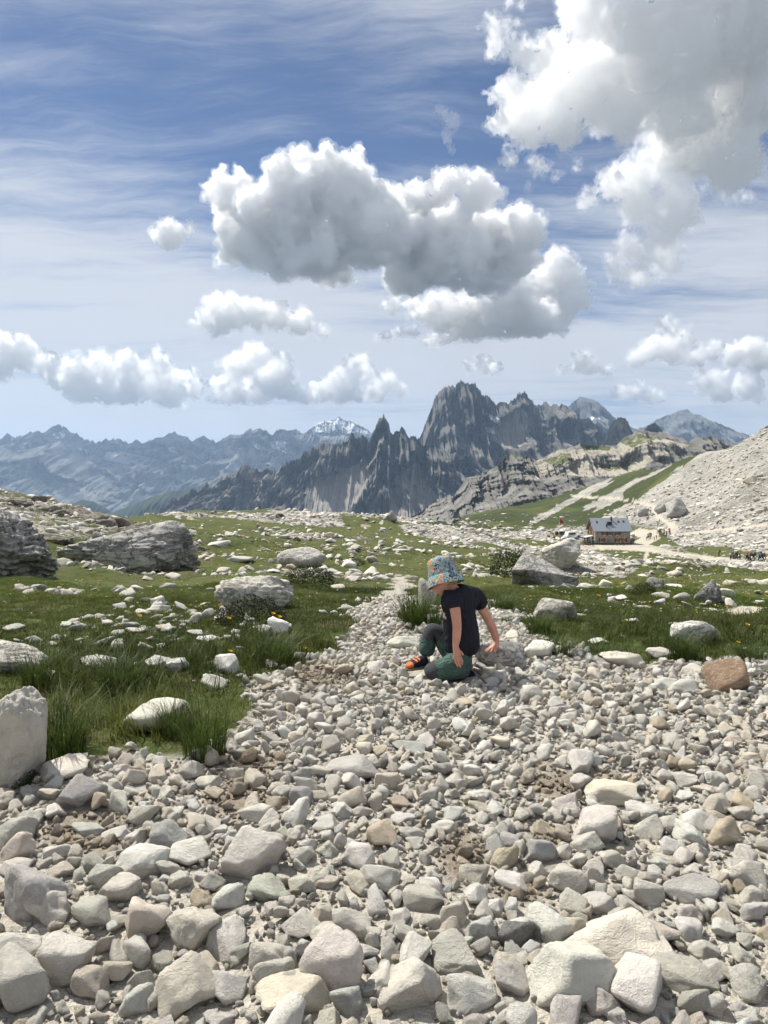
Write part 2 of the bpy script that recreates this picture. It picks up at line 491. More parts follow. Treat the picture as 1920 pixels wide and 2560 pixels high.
def mountain(name, mat, ridge, D, zb, ext, jag=8, rib=.5, seed=1, cell=40, power=1.7, ncol=None, nrow=110, masks=None, taper=0, dmul=None):
    """a rock wall: crest line with jagged teeth, buttresses and gullies below it, talus at the foot, a back slope"""
    rx = np.array([p[0] for p in ridge], float); ry = np.array([p[1] for p in ridge], float)
    ncol = ncol or int((rx[-1] - rx[0]) / 1.0)
    px = np.linspace(rx[0], rx[-1], ncol)
    # jittered teeth: strong ridged noise along the crest
    teeth = ridged(px / cell, px * 0 + seed, octv=5, seed=seed, gain=.62)
    teeth2 = ridged(px / (cell * .3), px * 0 + seed + 5, octv=3, seed=seed + 9, gain=.6)
    py = np.interp(px, rx, ry) - jag * (teeth ** 2 - .42) * 1.9 - jag * .8 * (teeth2 ** 2 - .4)
    zr = CAMZ + (1190 - py) / F * D
    zbv = np.full_like(px, zb) if np.isscalar(zb) else np.interp(px, [q[0] for q in zb], [q[1] for q in zb])
    h = np.linspace(1, 0, nrow) ** 1.15
    H, PXg = np.meshgrid(h, px, indexing='ij')
    xw = (PXg - 960) / F * D
    drift = PXg + 26 * (1 - H) * (fbm(PXg / (cell * 2.5), H * 2, octv=2, seed=seed + 3) - .5) * cell / 20
    but = ridged(drift / cell, H * 1.1 + seed, octv=5, seed=seed, gain=.62) - .5
    but2 = ridged(drift / (cell * .33), H * 2.5, octv=3, seed=seed + 9, gain=.6) - .5
    ledge = fbm(PXg / (cell * 1.6), H * 9, octv=4, seed=seed + 13) - .5
    dep = ext * (1 - H) ** power
    w = np.minimum(1, (1 - H) * 9) * (.35 + .65 * np.minimum(1, H * 2.2))
    pyg = 1190 - F * (zbv[None, :] + (zr - zbv)[None, :] * H) / (D - dep)
    calm = np.ones_like(H)
    for ch, poly, val in (masks or []):
        if ch == 0: calm = np.where(inpoly(PXg, pyg, poly), 1 - .8 * min(1, val), calm)
    for _ in range(6):
        calm[:, 1:-1] = (calm[:, :-2] + calm[:, 1:-1] * 2 + calm[:, 2:]) / 4; calm[1:-1] = (calm[:-2] + calm[1:-1] * 2 + calm[2:]) / 4
    dep = dep + ext * rib * (but * .62 + but2 * .22 + ledge * .60) * w * calm * (.45 + .55 * smooth(.1, .55, H))
    zz = zbv[None, :] + (zr - zbv)[None, :] * H
    zz = zz + (but + .5) * 0
    if dmul is not None: dep = dep + np.interp(px, [q[0] for q in dmul], [q[1] for q in dmul])[None, :]
    yw = D - dep
    # back slope
    nb = 8
    hb = np.linspace(0, 1, nb + 1)[1:][::-1]
    zbk = zr[None, :] - (zr - zbv)[None, :] * (hb[:, None] ** .9)
    ybk = D + ext * .9 * hb[:, None] + 0 * px[None, :] + (0 if dmul is None else -np.interp(px, [q[0] for q in dmul], [q[1] for q in dmul])[None, :])
    Xa = np.concatenate([np.repeat(xw[:1], nb, 0), xw]); Ya = np.concatenate([ybk, yw]); Za = np.concatenate([zbk, zz])
    me = mesh_np(name, np.stack([Xa, Ya, Za], -1).reshape(-1, 3), grid_faces(*Xa.shape))
    qx, qy = project(Xa.ravel(), Ya.ravel(), Za.ravel())
    mk = np.zeros((Xa.size, 3))
    for ch, poly, val in (masks or []):
        jx = (fbm(qx / 25, qy / 40, octv=4, seed=seed + 40) - .5) * 36
        ins = inpoly(qx + jx, qy + jx * .3, poly)
        mk[:, ch] = np.where(ins, np.maximum(mk[:, ch], val), mk[:, ch])
    if masks is not None:
        # talus gathers at the foot and in the gullies, between the buttresses
        Hf = np.concatenate([np.repeat(H[:1] * 0 + .5, nb, 0), H]).ravel()
        bf = np.concatenate([np.repeat(but[:1], nb, 0), but]).ravel()
        mk[:, 0] = np.maximum(mk[:, 0], smooth(.42, .10, Hf + bf * .55) * taper)
    add_attr(me, 'mask', mk)
    return tag(link(name, me, mat), kind='structure')


MT_NEAR = mountain_mat('dolomite_grey', (.062, .061, .060), (.20, .19, .178), (.225, .208, .188), (.04, .05, .025))
MT_FAR = mountain_mat('dolomite_far', (.045, .050, .054), (.21, .21, .205), (.25, .245, .235), (.030, .042, .024), gscale=.5)
MT_HILL = mountain_mat('dolomite_hill', (.10, .096, .09), (.25, .235, .21), (.33, .30, .245), (.075, .085, .03), gscale=3.0)
MT_WOOD = mountain_mat('wooded_hill', (.018, .030, .020), (.03, .045, .028), (.1, .1, .08), (.02, .03, .02), gscale=1.0)

mountain('far_mountain_range', MT_FAR, [(-260, 1090), (-140, 1075), (-40, 1100), (0, 1098), (20, 1086), (40, 1100), (60, 1092), (75, 1076), (100, 1076), (112, 1086), (130, 1072), (150, 1066),
         (175, 1080), (200, 1090), (240, 1108), (258, 1110), (270, 1099), (300, 1094), (320, 1101), (350, 1106), (390, 1116), (410, 1097), (430, 1081), (446, 1081),
         (470, 1096), (485, 1106), (500, 1092), (512, 1086), (540, 1104), (570, 1092), (600, 1082), (620, 1079), (645, 1069), (665, 1081), (680, 1086), (700, 1075),
         (740, 1075), (780, 1087), (830, 1087), (900, 1092), (960, 1110), (1100, 1120)], 10600, -700, 3600, jag=10, rib=.58, seed=4, cell=40, power=1.35, nrow=120, taper=.35,
         masks=[(0, [(255, 1128), (330, 1133), (400, 1150), (330, 1162), (260, 1150)], .9), (0, [(560, 1120), (700, 1110), (760, 1140), (600, 1160)], .5),
                (2, [(40, 1110), (75, 1105), (68, 1150), (50, 1150)], .5), (2, [(130, 1085), (170, 1080), (175, 1098), (140, 1098)], .5), (2, [(195, 1120), (225, 1122), (215, 1136)], .5),
                (2, [(420, 1120), (450, 1108), (448, 1135), (425, 1130)], .55), (2, [(635, 1110), (660, 1112), (650, 1128)], .5), (2, [(675, 1105), (715, 1100), (720, 1135), (690, 1125)], .52),
                (1, [(250, 1160), (560, 1170), (760, 1160), (900, 1200), (900, 1300), (250, 1300)], .42)])
mountain('snowy_peak', MT_FAR, [(720, 1100), (760, 1086), (775, 1072), (790, 1062), (810, 1052), (835, 1050), (848, 1042), (860, 1050), (875, 1052), (900, 1066), (930, 1082), (980, 1095), (1040, 1110)],
         11500, -600, 2600, jag=5, rib=.4, seed=24, cell=30, power=1.3, nrow=80, taper=.3,
         masks=[(2, [(770, 1080), (800, 1055), (850, 1046), (880, 1056), (930, 1085), (850, 1088)], .50)])
mountain('mountain_shoulder', MT_FAR, [(-400, 1140), (-200, 1150), (-60, 1120), (0, 1112), (40, 1128), (90, 1118), (130, 1108), (155, 1100), (190, 1128), (250, 1166), (300, 1188), (345, 1206), (400, 1240), (450, 1268)],
         9000, -700, 2600, jag=4, rib=.30, seed=8, cell=60, power=1.25, nrow=100, taper=.25,
         masks=[(1, [(-400, 1150), (140, 1140), (300, 1195), (460, 1270), (460, 1330), (-400, 1330)], .42)])
mountain('right_far_peak', MT_FAR, [(1340, 1075), (1390, 1045), (1410, 1022), (1430, 1003), (1450, 993), (1468, 995), (1490, 1004), (1520, 1030), (1545, 1052), (1590, 1075), (1640, 1100)],
         8400, -600, 2200, jag=4, rib=.40, seed=31, cell=34, power=1.3, nrow=90, taper=.2,
         masks=[(2, [(1470, 1040), (1510, 1035), (1505, 1052), (1470, 1050)], .46)])
mountain('far_massif', MT_FAR, [(1560, 1090), (1600, 1070), (1632, 1052), (1660, 1043), (1690, 1026), (1712, 1023), (1732, 1038), (1760, 1046), (1800, 1062), (1850, 1084), (1885, 1088), (1940, 1098), (2050, 1080), (2200, 1110)],
         9000, -600, 2400, jag=5, rib=.4, seed=37, cell=36, power=1.3, nrow=90, taper=.3, masks=[])
mountain('wooded_hill', MT_WOOD, [(60, 1300), (110, 1282), (165, 1262), (205, 1249), (235, 1254), (265, 1272), (300, 1298), (340, 1330)], 5200, -700, 1500, jag=1.5, rib=.15, seed=51, cell=20, power=1.1, nrow=50)
mountain('wooded_ridge', MT_WOOD, [(220, 1310), (270, 1285), (330, 1262), (380, 1242), (430, 1228), (520, 1215), (600, 1240)], 5000, -700, 1500, jag=1.5, rib=.15, seed=55, cell=20, power=1.1, nrow=50)
mountain('spire_massif', MT_NEAR, [(960, 1150), (1010, 1118), (1040, 1102), (1056, 1072), (1072, 1036), (1084, 1008), (1102, 978), (1112, 966), (1140, 963), (1155, 953), (1170, 959), (1185, 966), (1200, 982), (1222, 994),
         (1233, 1006), (1250, 1006), (1262, 1003), (1285, 997), (1300, 992), (1310, 984), (1324, 1000), (1338, 1012), (1360, 1010), (1385, 1009), (1410, 1020), (1440, 1040),
         (1470, 1046), (1500, 1064), (1520, 1090), (1560, 1120), (1640, 1150), (1720, 1190)], 4700, -480, 1500, jag=14, rib=.48, seed=64, cell=27, power=1.9, nrow=170, ncol=1100, taper=.5,
         masks=[(0, [(1215, 1070), (1260, 1045), (1300, 1015), (1325, 1035), (1330, 1070), (1300, 1110), (1260, 1125), (1230, 1100)], 1.0),
                (2, [(1212, 1030), (1240, 1040), (1262, 1052), (1255, 1066), (1225, 1050)], .62), (2, [(1205, 1060), (1230, 1068), (1238, 1085), (1215, 1080)], .62)])
mountain('spire_ridge', MT_NEAR, [(330, 1310), (385, 1280), (420, 1256), (470, 1230), (540, 1200), (590, 1184), (602, 1162), (612, 1156), (624, 1172), (645, 1178), (690, 1172), (740, 1152), (762, 1124), (800, 1108), (850, 1104),
         (880, 1094), (908, 1084), (922, 1100), (936, 1066), (946, 1044), (958, 1040), (968, 1052), (976, 1078), (992, 1076), (1005, 1070), (1020, 1090), (1040, 1088), (1060, 1108), (1090, 1120), (1130, 1130), (1180, 1150),
         (1230, 1180), (1300, 1230)], 3900, -460, 1250, jag=14, rib=.52, seed=71, cell=30, power=1.9, nrow=170, ncol=1100, taper=.55,
         masks=[(0, [(770, 1200), (830, 1190), (860, 1170), (900, 1160), (930, 1180), (915, 1215), (890, 1260), (880, 1330), (760, 1330), (775, 1250)], 1.0),
                (0, [(960, 1240), (1005, 1170), (1040, 1150), (1060, 1200), (1100, 1240), (1040, 1320), (990, 1320)], .62),
                (0, [(560, 1250), (640, 1240), (650, 1300), (560, 1300)], .35)])
mountain('rock_tower', MT_NEAR, [(1490, 1150), (1505, 1105), (1516, 1080), (1530, 1054), (1546, 1043), (1558, 1044), (1568, 1056), (1576, 1085), (1590, 1100), (1604, 1080), (1620, 1062), (1634, 1056), (1645, 1064), (1660, 1085), (1700, 1110)], 3300, -300, 700, jag=5, rib=.4, seed=81, cell=22, power=1.9, nrow=90, taper=.3, masks=[])
mountain('pale_rock_hill', MT_HILL, [(1000, 1312), (1040, 1286), (1075, 1262), (1105, 1248), (1130, 1240), (1150, 1216), (1165, 1196), (1200, 1186), (1216, 1178), (1245, 1163), (1262, 1142), (1290, 1135), (1315, 1138), (1335, 1152), (1360, 1142), (1400, 1124), (1450, 1111),
         (1500, 1114), (1540, 1112), (1562, 1090), (1600, 1076), (1650, 1080), (1690, 1094), (1720, 1108), (1738, 1096), (1775, 1090), (1810, 1104), (1880, 1120), (2000, 1130)], 1500, -130, 420, jag=5, rib=.50, seed=91, cell=42, power=1.25, nrow=170, ncol=1100, taper=.25,
         masks=[(0, [(1330, 1160), (1400, 1128), (1540, 1118), (1600, 1082), (1720, 1112), (1640, 1160), (1560, 1195), (1480, 1195), (1400, 1185), (1340, 1200)], .60), (1, [(1360, 1150), (1420, 1130), (1440, 1155), (1380, 1165)], .62),
                (1, [(1450, 1112), (1530, 1116), (1520, 1128), (1460, 1126)], .68), (1, [(1540, 1100), (1600, 1085), (1650, 1095), (1580, 1120)], .62), (1, [(1500, 1165), (1590, 1150), (1600, 1165), (1520, 1180)], .6), (1, [(1262, 1140), (1290, 1133), (1280, 1150), (1240, 1180)], .7)])

# ------------------------------------------------------------------ clouds: closed billowing bodies of white vapour above the haze
def vapour(name, density, aniso=.35):
    m = bpy.data.materials.new(name); m.use_nodes = True; n = m.node_tree
    n.nodes.remove(n.nodes['Principled BSDF'])
    v = n.nodes.new('ShaderNodeVolumePrincipled')
    v.inputs['Color'].default_value = (1, 1, 1, 1); v.inputs['Density'].default_value = density; v.inputs['Anisotropy'].default_value = aniso
    n.links.new(v.outputs[0], n.nodes['Material Output'].inputs['Volume'])
    return m


_bm = bmesh.new(); bmesh.ops.create_icosphere(_bm, subdivisions=2, radius=1)
ICO_V = np.array([v.co[:] for v in _bm.verts]); ICO_F = np.array([[v.index for v in f.verts] for f in _bm.faces]); _bm.free()


def cloud(lobes, d, label, seed, dens=1.0, vox=5.0, lev=2, base_row=None, rough=1.0, spread=.9, flat=.3, fat=1.06):
    """lobes: (px, py, radius px) at distance d; each lobe sprouts smaller billows"""
    r_ = random.Random(seed)
    if base_row is not None: d = 992 * F / (1190 - base_row)
    k = d / F
    sph = []
    def grow(c, r, l):
        sph.append((c, r))
        if l == 0: return
        for _ in range(14 if l == 2 else 9):
            while True:
                v = np.array([r_.gauss(0, 1) for _ in range(3)]); v /= np.linalg.norm(v)
                if v[2] > -.35: break
            grow(c + v * r * r_.uniform(.62, .95), r * r_.uniform(.26, .5), l - 1)
    for px, py, r in lobes:
        p = at(px, py, d) + np.array((0, r_.uniform(-spread, spread) * 1.6 * r * k, 0))
        grow(p, r * k * fat, lev)
    V = np.concatenate([ICO_V * r + c for c, r in sph])
    Fc = np.concatenate([ICO_F + i * len(ICO_V) for i in range(len(sph))])
    if base_row is not None:
        zb = at(960, base_row, d)[2]
        V[:, 2] = np.where(V[:, 2] < zb, zb + (V[:, 2] - zb) * flat, V[:, 2])
    V[:, 2] = np.where(V[:, 2] < 985, 985 + (V[:, 2] - 985) * .02, V[:, 2])
    org = np.array((V[:, 0].mean(), V[:, 1].mean(), V[:, 2].min()))
    o = bpy.data.objects.new('cloud', mesh_np('cloud', V - org, Fc)); COL.objects.link(o); o.location = org
    m = o.modifiers.new('union', 'REMESH'); m.mode = 'VOXEL'; m.voxel_size = vox * k
    for sc_, st in ((70, -44), (26, -30), (11, -15)):
        tx = bpy.data.textures.new('billow', 'CLOUDS'); tx.noise_scale = sc_ * k; tx.noise_depth = 3; tx.noise_basis = 'VORONOI_F1' if sc_ > 12 else 'ORIGINAL_PERLIN'
        dm = o.modifiers.new('billow', 'DISPLACE'); dm.texture = tx; dm.strength = st * k * rough; dm.texture_coords = 'GLOBAL'; dm.mid_level = .42
    dg = bpy.context.evaluated_depsgraph_get()
    me2 = bpy.data.meshes.new_from_object(o.evaluated_get(dg)); o.modifiers.clear(); old = o.data; o.data = me2; bpy.data.meshes.remove(old)
    lowest = min(v.co.z for v in me2.vertices) + org[2]
    if lowest < 975: o.location.z += 975 - lowest
    me2.materials.clear(); me2.materials.append(vapour('vapour', .034 * 4000 / d * dens))
    # thin torn vapour round the dense body
    e = bpy.data.objects.new('mist_edge', me2.copy()); COL.objects.link(e); e.parent = o
    dm = e.modifiers.new('swell', 'DISPLACE'); dm.strength = 5 * k; dm.mid_level = 0
    for sc_, st in ((46, 26), (15, 14)):
        tx = bpy.data.textures.new('torn', 'CLOUDS'); tx.noise_scale = sc_ * k; tx.noise_depth = 4; tx.noise_basis = 'ORIGINAL_PERLIN'; tx.contrast = 1.6
        dm = e.modifiers.new('torn', 'DISPLACE'); dm.texture = tx; dm.strength = st * k; dm.texture_coords = 'GLOBAL'; dm.mid_level = .5
    dg = bpy.context.evaluated_depsgraph_get()
    me3 = bpy.data.meshes.new_from_object(e.evaluated_get(dg)); e.modifiers.clear(); e.data = me3
    zl = 968 - o.location.z
    co_ = np.empty(len(me3.vertices) * 3); me3.vertices.foreach_get('co', co_); co_ = co_.reshape(-1, 3); co_[:, 2] = np.maximum(co_[:, 2], zl); me3.vertices.foreach_set('co', co_.ravel())
    me3.materials.clear(); me3.materials.append(vapour('thin_vapour', .0065 * 4000 / d * min(1, dens * 1.2)))
    return tag(o, label, 'cloud', 'cumulus clouds')


cloud([(440, 606, 42), (478, 582, 22), (590, 523, 52), (570, 574, 30), (620, 591, 72), (560, 620, 40), (700, 514, 50), (740, 574, 90), (770, 485, 46), (832, 469, 38), (850, 540, 90), (905, 472, 40), (940, 464, 26), (960, 540, 90),
       (1040, 476, 42), (1100, 523, 80), (1115, 464, 38), (1150, 468, 34), (1190, 506, 48), (1220, 574, 78), (1290, 557, 44), (1310, 599, 48), (1290, 640, 60), (700, 640, 76), (790, 670, 80), (840, 710, 44), (930, 610, 95),
       (1050, 610, 92), (1140, 640, 90), (1020, 680, 60), (1230, 690, 60)], 3900,
      'largest bright cumulus cloud with many billows above the jagged peaks', 3, base_row=728, vox=3.0, dens=1.25)
cloud([(1400, 660, 42), (1375, 700, 50), (1430, 710, 40), (1450, 760, 34), (1330, 750, 70), (1250, 770, 74), (1170, 790, 66), (1100, 800, 50), (1040, 775, 34), (980, 765, 26), (1270, 830, 60), (1340, 820, 50), (1180, 850, 44), (1090, 870, 34), (1010, 860, 36), (960, 870, 26), (1400, 790, 44)], 3700,
      'dark grey flat-bottomed cloud hanging below the largest cumulus', 5, base_row=856, vox=3.2, dens=1.15)
cloud([(520, 800, 32), (545, 770, 34), (590, 790, 44), (650, 800, 42), (700, 805, 38), (755, 822, 32), (805, 835, 20), (560, 825, 32)], 4700, 'small oval cumulus below the left end of the largest cloud', 9, base_row=850, vox=3.5)
cloud([(20, 880, 34), (70, 890, 46), (100, 905, 36), (20, 925, 40), (150, 945, 40), (210, 950, 46), (255, 925, 34), (300, 905, 20), (290, 945, 44), (345, 925, 36), (400, 920, 36), (400, 970, 52), (450, 960, 40), (500, 975, 30), (330, 990, 44), (250, 990, 40), (180, 985, 30), (-60, 900, 50), (420, 1005, 30), (280, 1015, 30)], 8200,
      'long bank of white cumulus low over the distant range', 12, base_row=1020, vox=3.2)
cloud([(560, 970, 34), (600, 930, 40), (640, 895, 34), (670, 900, 34), (700, 930, 38), (690, 970, 46), (640, 985, 44), (590, 1000, 34), (740, 1000, 24), (540, 1010, 24)], 8000, 'puffy cumulus joining the long low cloud bank', 15, base_row=1015, vox=3.2)
cloud([(770, 1000, 26), (810, 985, 32), (850, 955, 28), (885, 930, 30), (920, 940, 30), (960, 960, 34), (995, 970, 24), (940, 985, 34), (880, 990, 36), (850, 1005, 24)], 8600, 'bright cumulus just left of the pointed rock towers', 17, base_row=1015, vox=3.2)
cloud([(1175, 920, 18), (1205, 915, 24), (1240, 925, 18)], 6500, 'tiny cumulus right above the highest rock peak', 19, base_row=938, vox=2.6)
cloud([(1405, 925, 16), (1440, 910, 26), (1475, 915, 28), (1515, 930, 18), (1455, 890, 16)], 6500, 'small round cumulus between the peaks and the right-hand clouds', 21, base_row=940, vox=2.6)
cloud([(1610, 890, 26), (1650, 870, 36), (1700, 880, 40), (1750, 895, 34), (1650, 810, 20), (1670, 830, 20), (1780, 880, 26), (1720, 850, 30)], 5600, 'grey-based cumulus low above the pale rock hill', 23, base_row=920, vox=3.0)
cloud([(1830, 900, 30), (1870, 880, 36), (1915, 890, 40), (1960, 900, 40), (1990, 870, 50)], 5400, 'cumulus at the edge low above the scree slope', 25, base_row=925, vox=3.0)
cloud([(1535, 985, 20), (1570, 985, 26), (1600, 1000, 24), (1640, 1005, 16), (1585, 965, 16)], 8800, 'faint cumulus behind the far rounded peak', 27, base_row=1015, vox=2.8)
cloud([(1760, 965, 28), (1800, 955, 32), (1850, 970, 36), (1900, 985, 32), (1820, 990, 30)], 8000, 'hazy cumulus over the far blue massif', 29, base_row=1008, vox=2.8)
cloud([(1225, 60, 26), (1250, 90, 34), (1275, 80, 26), (1240, 120, 22), (1290, 20, 20), (1280, 150, 34), (1330, 180, 46), (1270, 220, 44), (1240, 250, 26), (1300, 260, 52), (1250, 310, 30), (1340, 300, 48), (1390, 230, 64), (1420, 310, 52), (1380, 120, 36), (1440, 60, 60),
       (1460, 160, 80), (1540, 230, 86), (1560, 100, 100), (1560, 310, 50), (1660, 180, 110), (1680, 40, 120), (1780, 120, 120), (1800, 260, 110), (1700, 290, 76), (1860, 40, 130), (1900, 180, 130), (1930, 300, 110), (1880, 380, 70), (2020, 150, 150), (1640, -60, 130), (1850, -90, 150), (1480, -60, 80)], 2700,
      'vast ragged grey cloud filling the upper corner of the sky', 33, dens=.42, vox=4.2, rough=1.2, fat=1.06)
cloud([(1640, 330, 40), (1600, 370, 44), (1660, 380, 56), (1720, 380, 46), (1540, 440, 40), (1590, 450, 56), (1660, 460, 60), (1480, 490, 30), (1520, 500, 36), (1600, 530, 52), (1680, 540, 56), (1740, 470, 40), (1740, 540, 34), (1640, 600, 52), (1580, 620, 40), (1540, 660, 30), (1600, 660, 36), (1690, 610, 40), (1790, 510, 22), (1830, 510, 20), (1860, 495, 16), (1400, 440, 14), (1440, 430, 18), (1320, 480, 14), (1360, 440, 16), (1620, 690, 34), (1560, 690, 28), (1680, 660, 36)], 3900,
      'ragged cloud tail trailing below the vast grey cloud', 35, dens=.36, vox=3.6, rough=1.25, fat=1.04)
cloud([(1270, 390, 26), (1290, 370, 18), (1275, 410, 16), (1340, 360, 24), (1350, 330, 18), (1345, 395, 22), (1360, 420, 14)], 3000, 'torn cloud scrap above the right end of the largest cumulus', 37, dens=.45, vox=2.8, rough=1.3)
cloud([(1115, 300, 18), (1135, 310, 18), (1120, 330, 14), (1125, 355, 12), (1130, 375, 9), (1100, 280, 10)], 3000, 'thin hooked wisp of cloud alone in blue sky', 39, dens=.30, vox=2.6, rough=1.6)

# ------------------------------------------------------------------ haze
hz = bpy.data.materials.new('haze_air'); hz.use_nodes = True
hz.node_tree.nodes.remove(hz.node_tree.nodes['Principled BSDF'])
hv = hz.node_tree.nodes.new('ShaderNodeVolumePrincipled')
hv.inputs['Color'].default_value = (.50, .70, 1.0, 1)
hv.inputs['Density'].default_value = 4.6e-5
hv.inputs['Anisotropy'].default_value = .3
hz.node_tree.links.new(hv.outputs[0], hz.node_tree.nodes['Material Output'].inputs['Volume'])
x0, x1, y0, y1, z0, z1 = -27000, 27000, -400, 27000, -762, 962
hb = bmesh.new()
vs = [hb.verts.new(p) for p in [(x0, y0, z0), (x1, y0, z0), (x1, y1, z0), (x0, y1, z0), (x0, y0, z1), (x1, y0, z1), (x1, y1, z1), (x0, y1, z1)]]
for f in [(3, 2, 1, 0), (4, 5, 6, 7), (0, 1, 5, 4), (1, 2, 6, 5), (2, 3, 7, 6), (3, 0, 4, 7)]: hb.faces.new([vs[i] for i in f])
hme = bpy.data.meshes.new('haze'); hb.to_mesh(hme); hb.free()
tag(link('haze', hme, hz), 'thin blue haze filling the valley air', None, None, 'stuff')

# ------------------------------------------------------------------ rock shapes and materials
def icosphere(sub):
    b = bmesh.new(); bmesh.ops.create_icosphere(b, subdivisions=sub, radius=1)
    v = np.array([q.co[:] for q in b.verts]); f = np.array([[q.index for q in g.verts] for g in b.faces]); b.free()
    v /= np.linalg.norm(v, axis=1)[:, None]
    return v, f


ICO = {s: icosphere(s) for s in (2, 3, 4, 5, 6)}


def rock_shape(sub, seed, squash=(1, .82, .62), k=13, planes=13, rough=.05, strata=0.0, crack=0.0, pits=0.0, sharp=False):
    """an angular stone: a rounded polytope with broken faces, fine relief, bedding ledges, cracks, pits"""
    r_ = np.random.default_rng(seed)
    N, Fc = ICO[sub]
    P = r_.normal(size=(planes, 3)); P /= np.linalg.norm(P, axis=1)[:, None]
    for _ in range(3):    # spread the faces a little
        d = P[:, None] - P[None]; dist = np.linalg.norm(d, axis=2) + np.eye(planes)
        P = P + .05 * (d / dist[..., None] ** 3).sum(1); P /= np.linalg.norm(P, axis=1)[:, None]
    P += r_.normal(size=P.shape) * .22; P /= np.linalg.norm(P, axis=1)[:, None]
    h = r_.uniform(.52, 1.08, planes) if sharp else r_.uniform(.72, 1.08, planes)
    q = np.maximum(N @ P.T, 0) / h
    q = np.concatenate([q, np.full((len(N), 1), .62)], 1)
    r = (q ** k).sum(1) ** (-1 / k)
    for _ in range(3 if sharp else 0):   # broken hollows
        s = r_.normal(size=3); s /= np.linalg.norm(s)
        r = r * (1 - r_.uniform(.05, .20) * smooth(.62, .90, N @ s))
    V = N * r[:, None]
    o = seed * 3.7
    if strata:
        u = V[:, 2] * 5.5 + fbm(V[:, 0] * 1.3 + o, V[:, 1] * 1.3, V[:, 2] * .8, 3, seed) * 3 + V[:, 0] * .8
        st = (u - np.floor(u)); V *= (1 + strata * (smooth(0, .75, st) - smooth(.78, 1, st) - .4))[:, None]
    V = V * np.array(squash)
    n = fbm(V[:, 0] * 2.2 + o, V[:, 1] * 2.2, V[:, 2] * 2.2, 5 if sub > 3 else 3, seed + 1, .55) - .5
    V = V * (1 + rough * 2 * n)[:, None]
    if crack:
        c = np.abs(fbm(V[:, 0] * 1.7 + o, V[:, 1] * 1.7 + 5, V[:, 2] * 2.4, 4, seed + 2) - .5)
        V = V * (1 - crack * smooth(.035, 0, c))[:, None]
        c = np.abs(fbm(V[:, 0] * 3.1 + o, V[:, 1] * 3.1 + 9, V[:, 2] * 4.2, 4, seed + 5) - .5)
        V = V * (1 - crack * .5 * smooth(.03, 0, c))[:, None]
        V = V * (1 + crack * .6 * (ridged(V[:, 0] * 3.6 + o, V[:, 1] * 3.6, V[:, 2] * 4.2, 5, seed + 7) - .5))[:, None]
    if pits:
        c = fbm(V[:, 0] * 7 + o, V[:, 1] * 7, V[:, 2] * 7, 2, seed + 3)
        V = V * (1 - pits * smooth(.60, .72, c))[:, None]
    return V, Fc


def stone_mat(name, vein=.25, lichen=0.0, crackc=0.0, relief=.011):
    m, t, b = new_mat(name)
    tint = t.attr('tint', 'Color', 'INSTANCER')
    pos = t.coord('Object')
    rv = t.n('ShaderNodeObjectInfo').outputs['Random']
    p2 = t.vmath('ADD', pos, t.comb(t.math('MULTIPLY', rv, 37.0), t.math('MULTIPLY', rv, 91.0), 0.0))
    n1 = t.noise(p2, 1.3, 5, .6); n2 = t.noise(p2, 5.5, 6, .65, .6); n3 = t.noise(p2, 24, 4, .7)
    c = t.mix(t.ramp(n1, .3, .7), t.vmath('SCALE', tint, scale=.86), t.vmath('SCALE', tint, scale=1.10))
    c = t.mix(t.ramp(n2, .52, .72, 0, vein), c, t.mix(n1, (.42, .33, .22), (.62, .60, .56)))
    c = t.mix(t.ramp(n3, .50, .78, 0, .30), c, t.vmath('SCALE', tint, scale=.62))
    dirt = t.noise(p2, 2.7, 7, .7)
    c = t.mix(t.ramp(dirt, .58, .74, 0, .28), c, t.mix(n3, (.32, .27, .20), (.50, .45, .37)))
    vn = t.math('ABSOLUTE', t.math('SUBTRACT', t.noise(p2, 2.1, 5, .6, 1.0), .5))
    c = t.mix(t.ramp(vn, .018, 0, 0, .35), c, (.68, .66, .62))
    if lichen:
        ln = t.noise(p2, 3.2, 8, .72)
        c = t.mix(t.ramp(ln, .50, .64, 0, lichen), c, (.085, .085, .085))
        ln2 = t.noise(t.mapping(p2, (2, 2, 2.6)), 1.6, 8, .72)
        c = t.mix(t.ramp(ln2, .55, .68, 0, lichen * .7), c, (.14, .135, .13))
    if crackc:
        ca = t.math('ABSOLUTE', t.math('SUBTRACT', t.noise(t.mapping(p2, (1.2, 1.2, 3.4), (.2, .3, 0)), 1.0, 5, .6, .4), .5))
        cb = t.math('ABSOLUTE', t.math('SUBTRACT', t.noise(t.mapping(p2, (2.6, 2.6, 1.2), (0, -.4, 0)), 1.0, 5, .6, .3), .5))
        cv = t.math('MINIMUM', ca, t.math('MULTIPLY', cb, 1.6))
        c = t.mix(t.ramp(cv, .012, 0, 0, crackc), c, (.06, .057, .052))
    t.put(b.inputs['Base Color'], c)
    b.inputs['Roughness'].default_value = .92
    h = t.math('ADD', t.math('MULTIPLY', n2, 1.0), t.math('MULTIPLY', n3, .45))
    if crackc: h = t.math('SUBTRACT', h, t.ramp(cv, .03, 0, 0, 1.3))
    t.put(b.inputs['Normal'], t.bump(h, 1.0, relief))
    return m


ST_LOOSE = stone_mat('limestone_loose')
ST_BOULDER = stone_mat('limestone_weathered', .15, .55, .5, .024)
ST_PALE = stone_mat('limestone_pale', .2, .22, .3, .010)

TINT = dict(cream=(.65, .585, .485), pale=(.635, .60, .525), white=(.72, .69, .625), tan=(.53, .45, .34), green=(.50, .485, .42), blue=(.56, .545, .50),
            pink=(.61, .57, .505), grey=(.42, .405, .38), brown=(.31, .215, .14), dark=(.21, .20, .19))


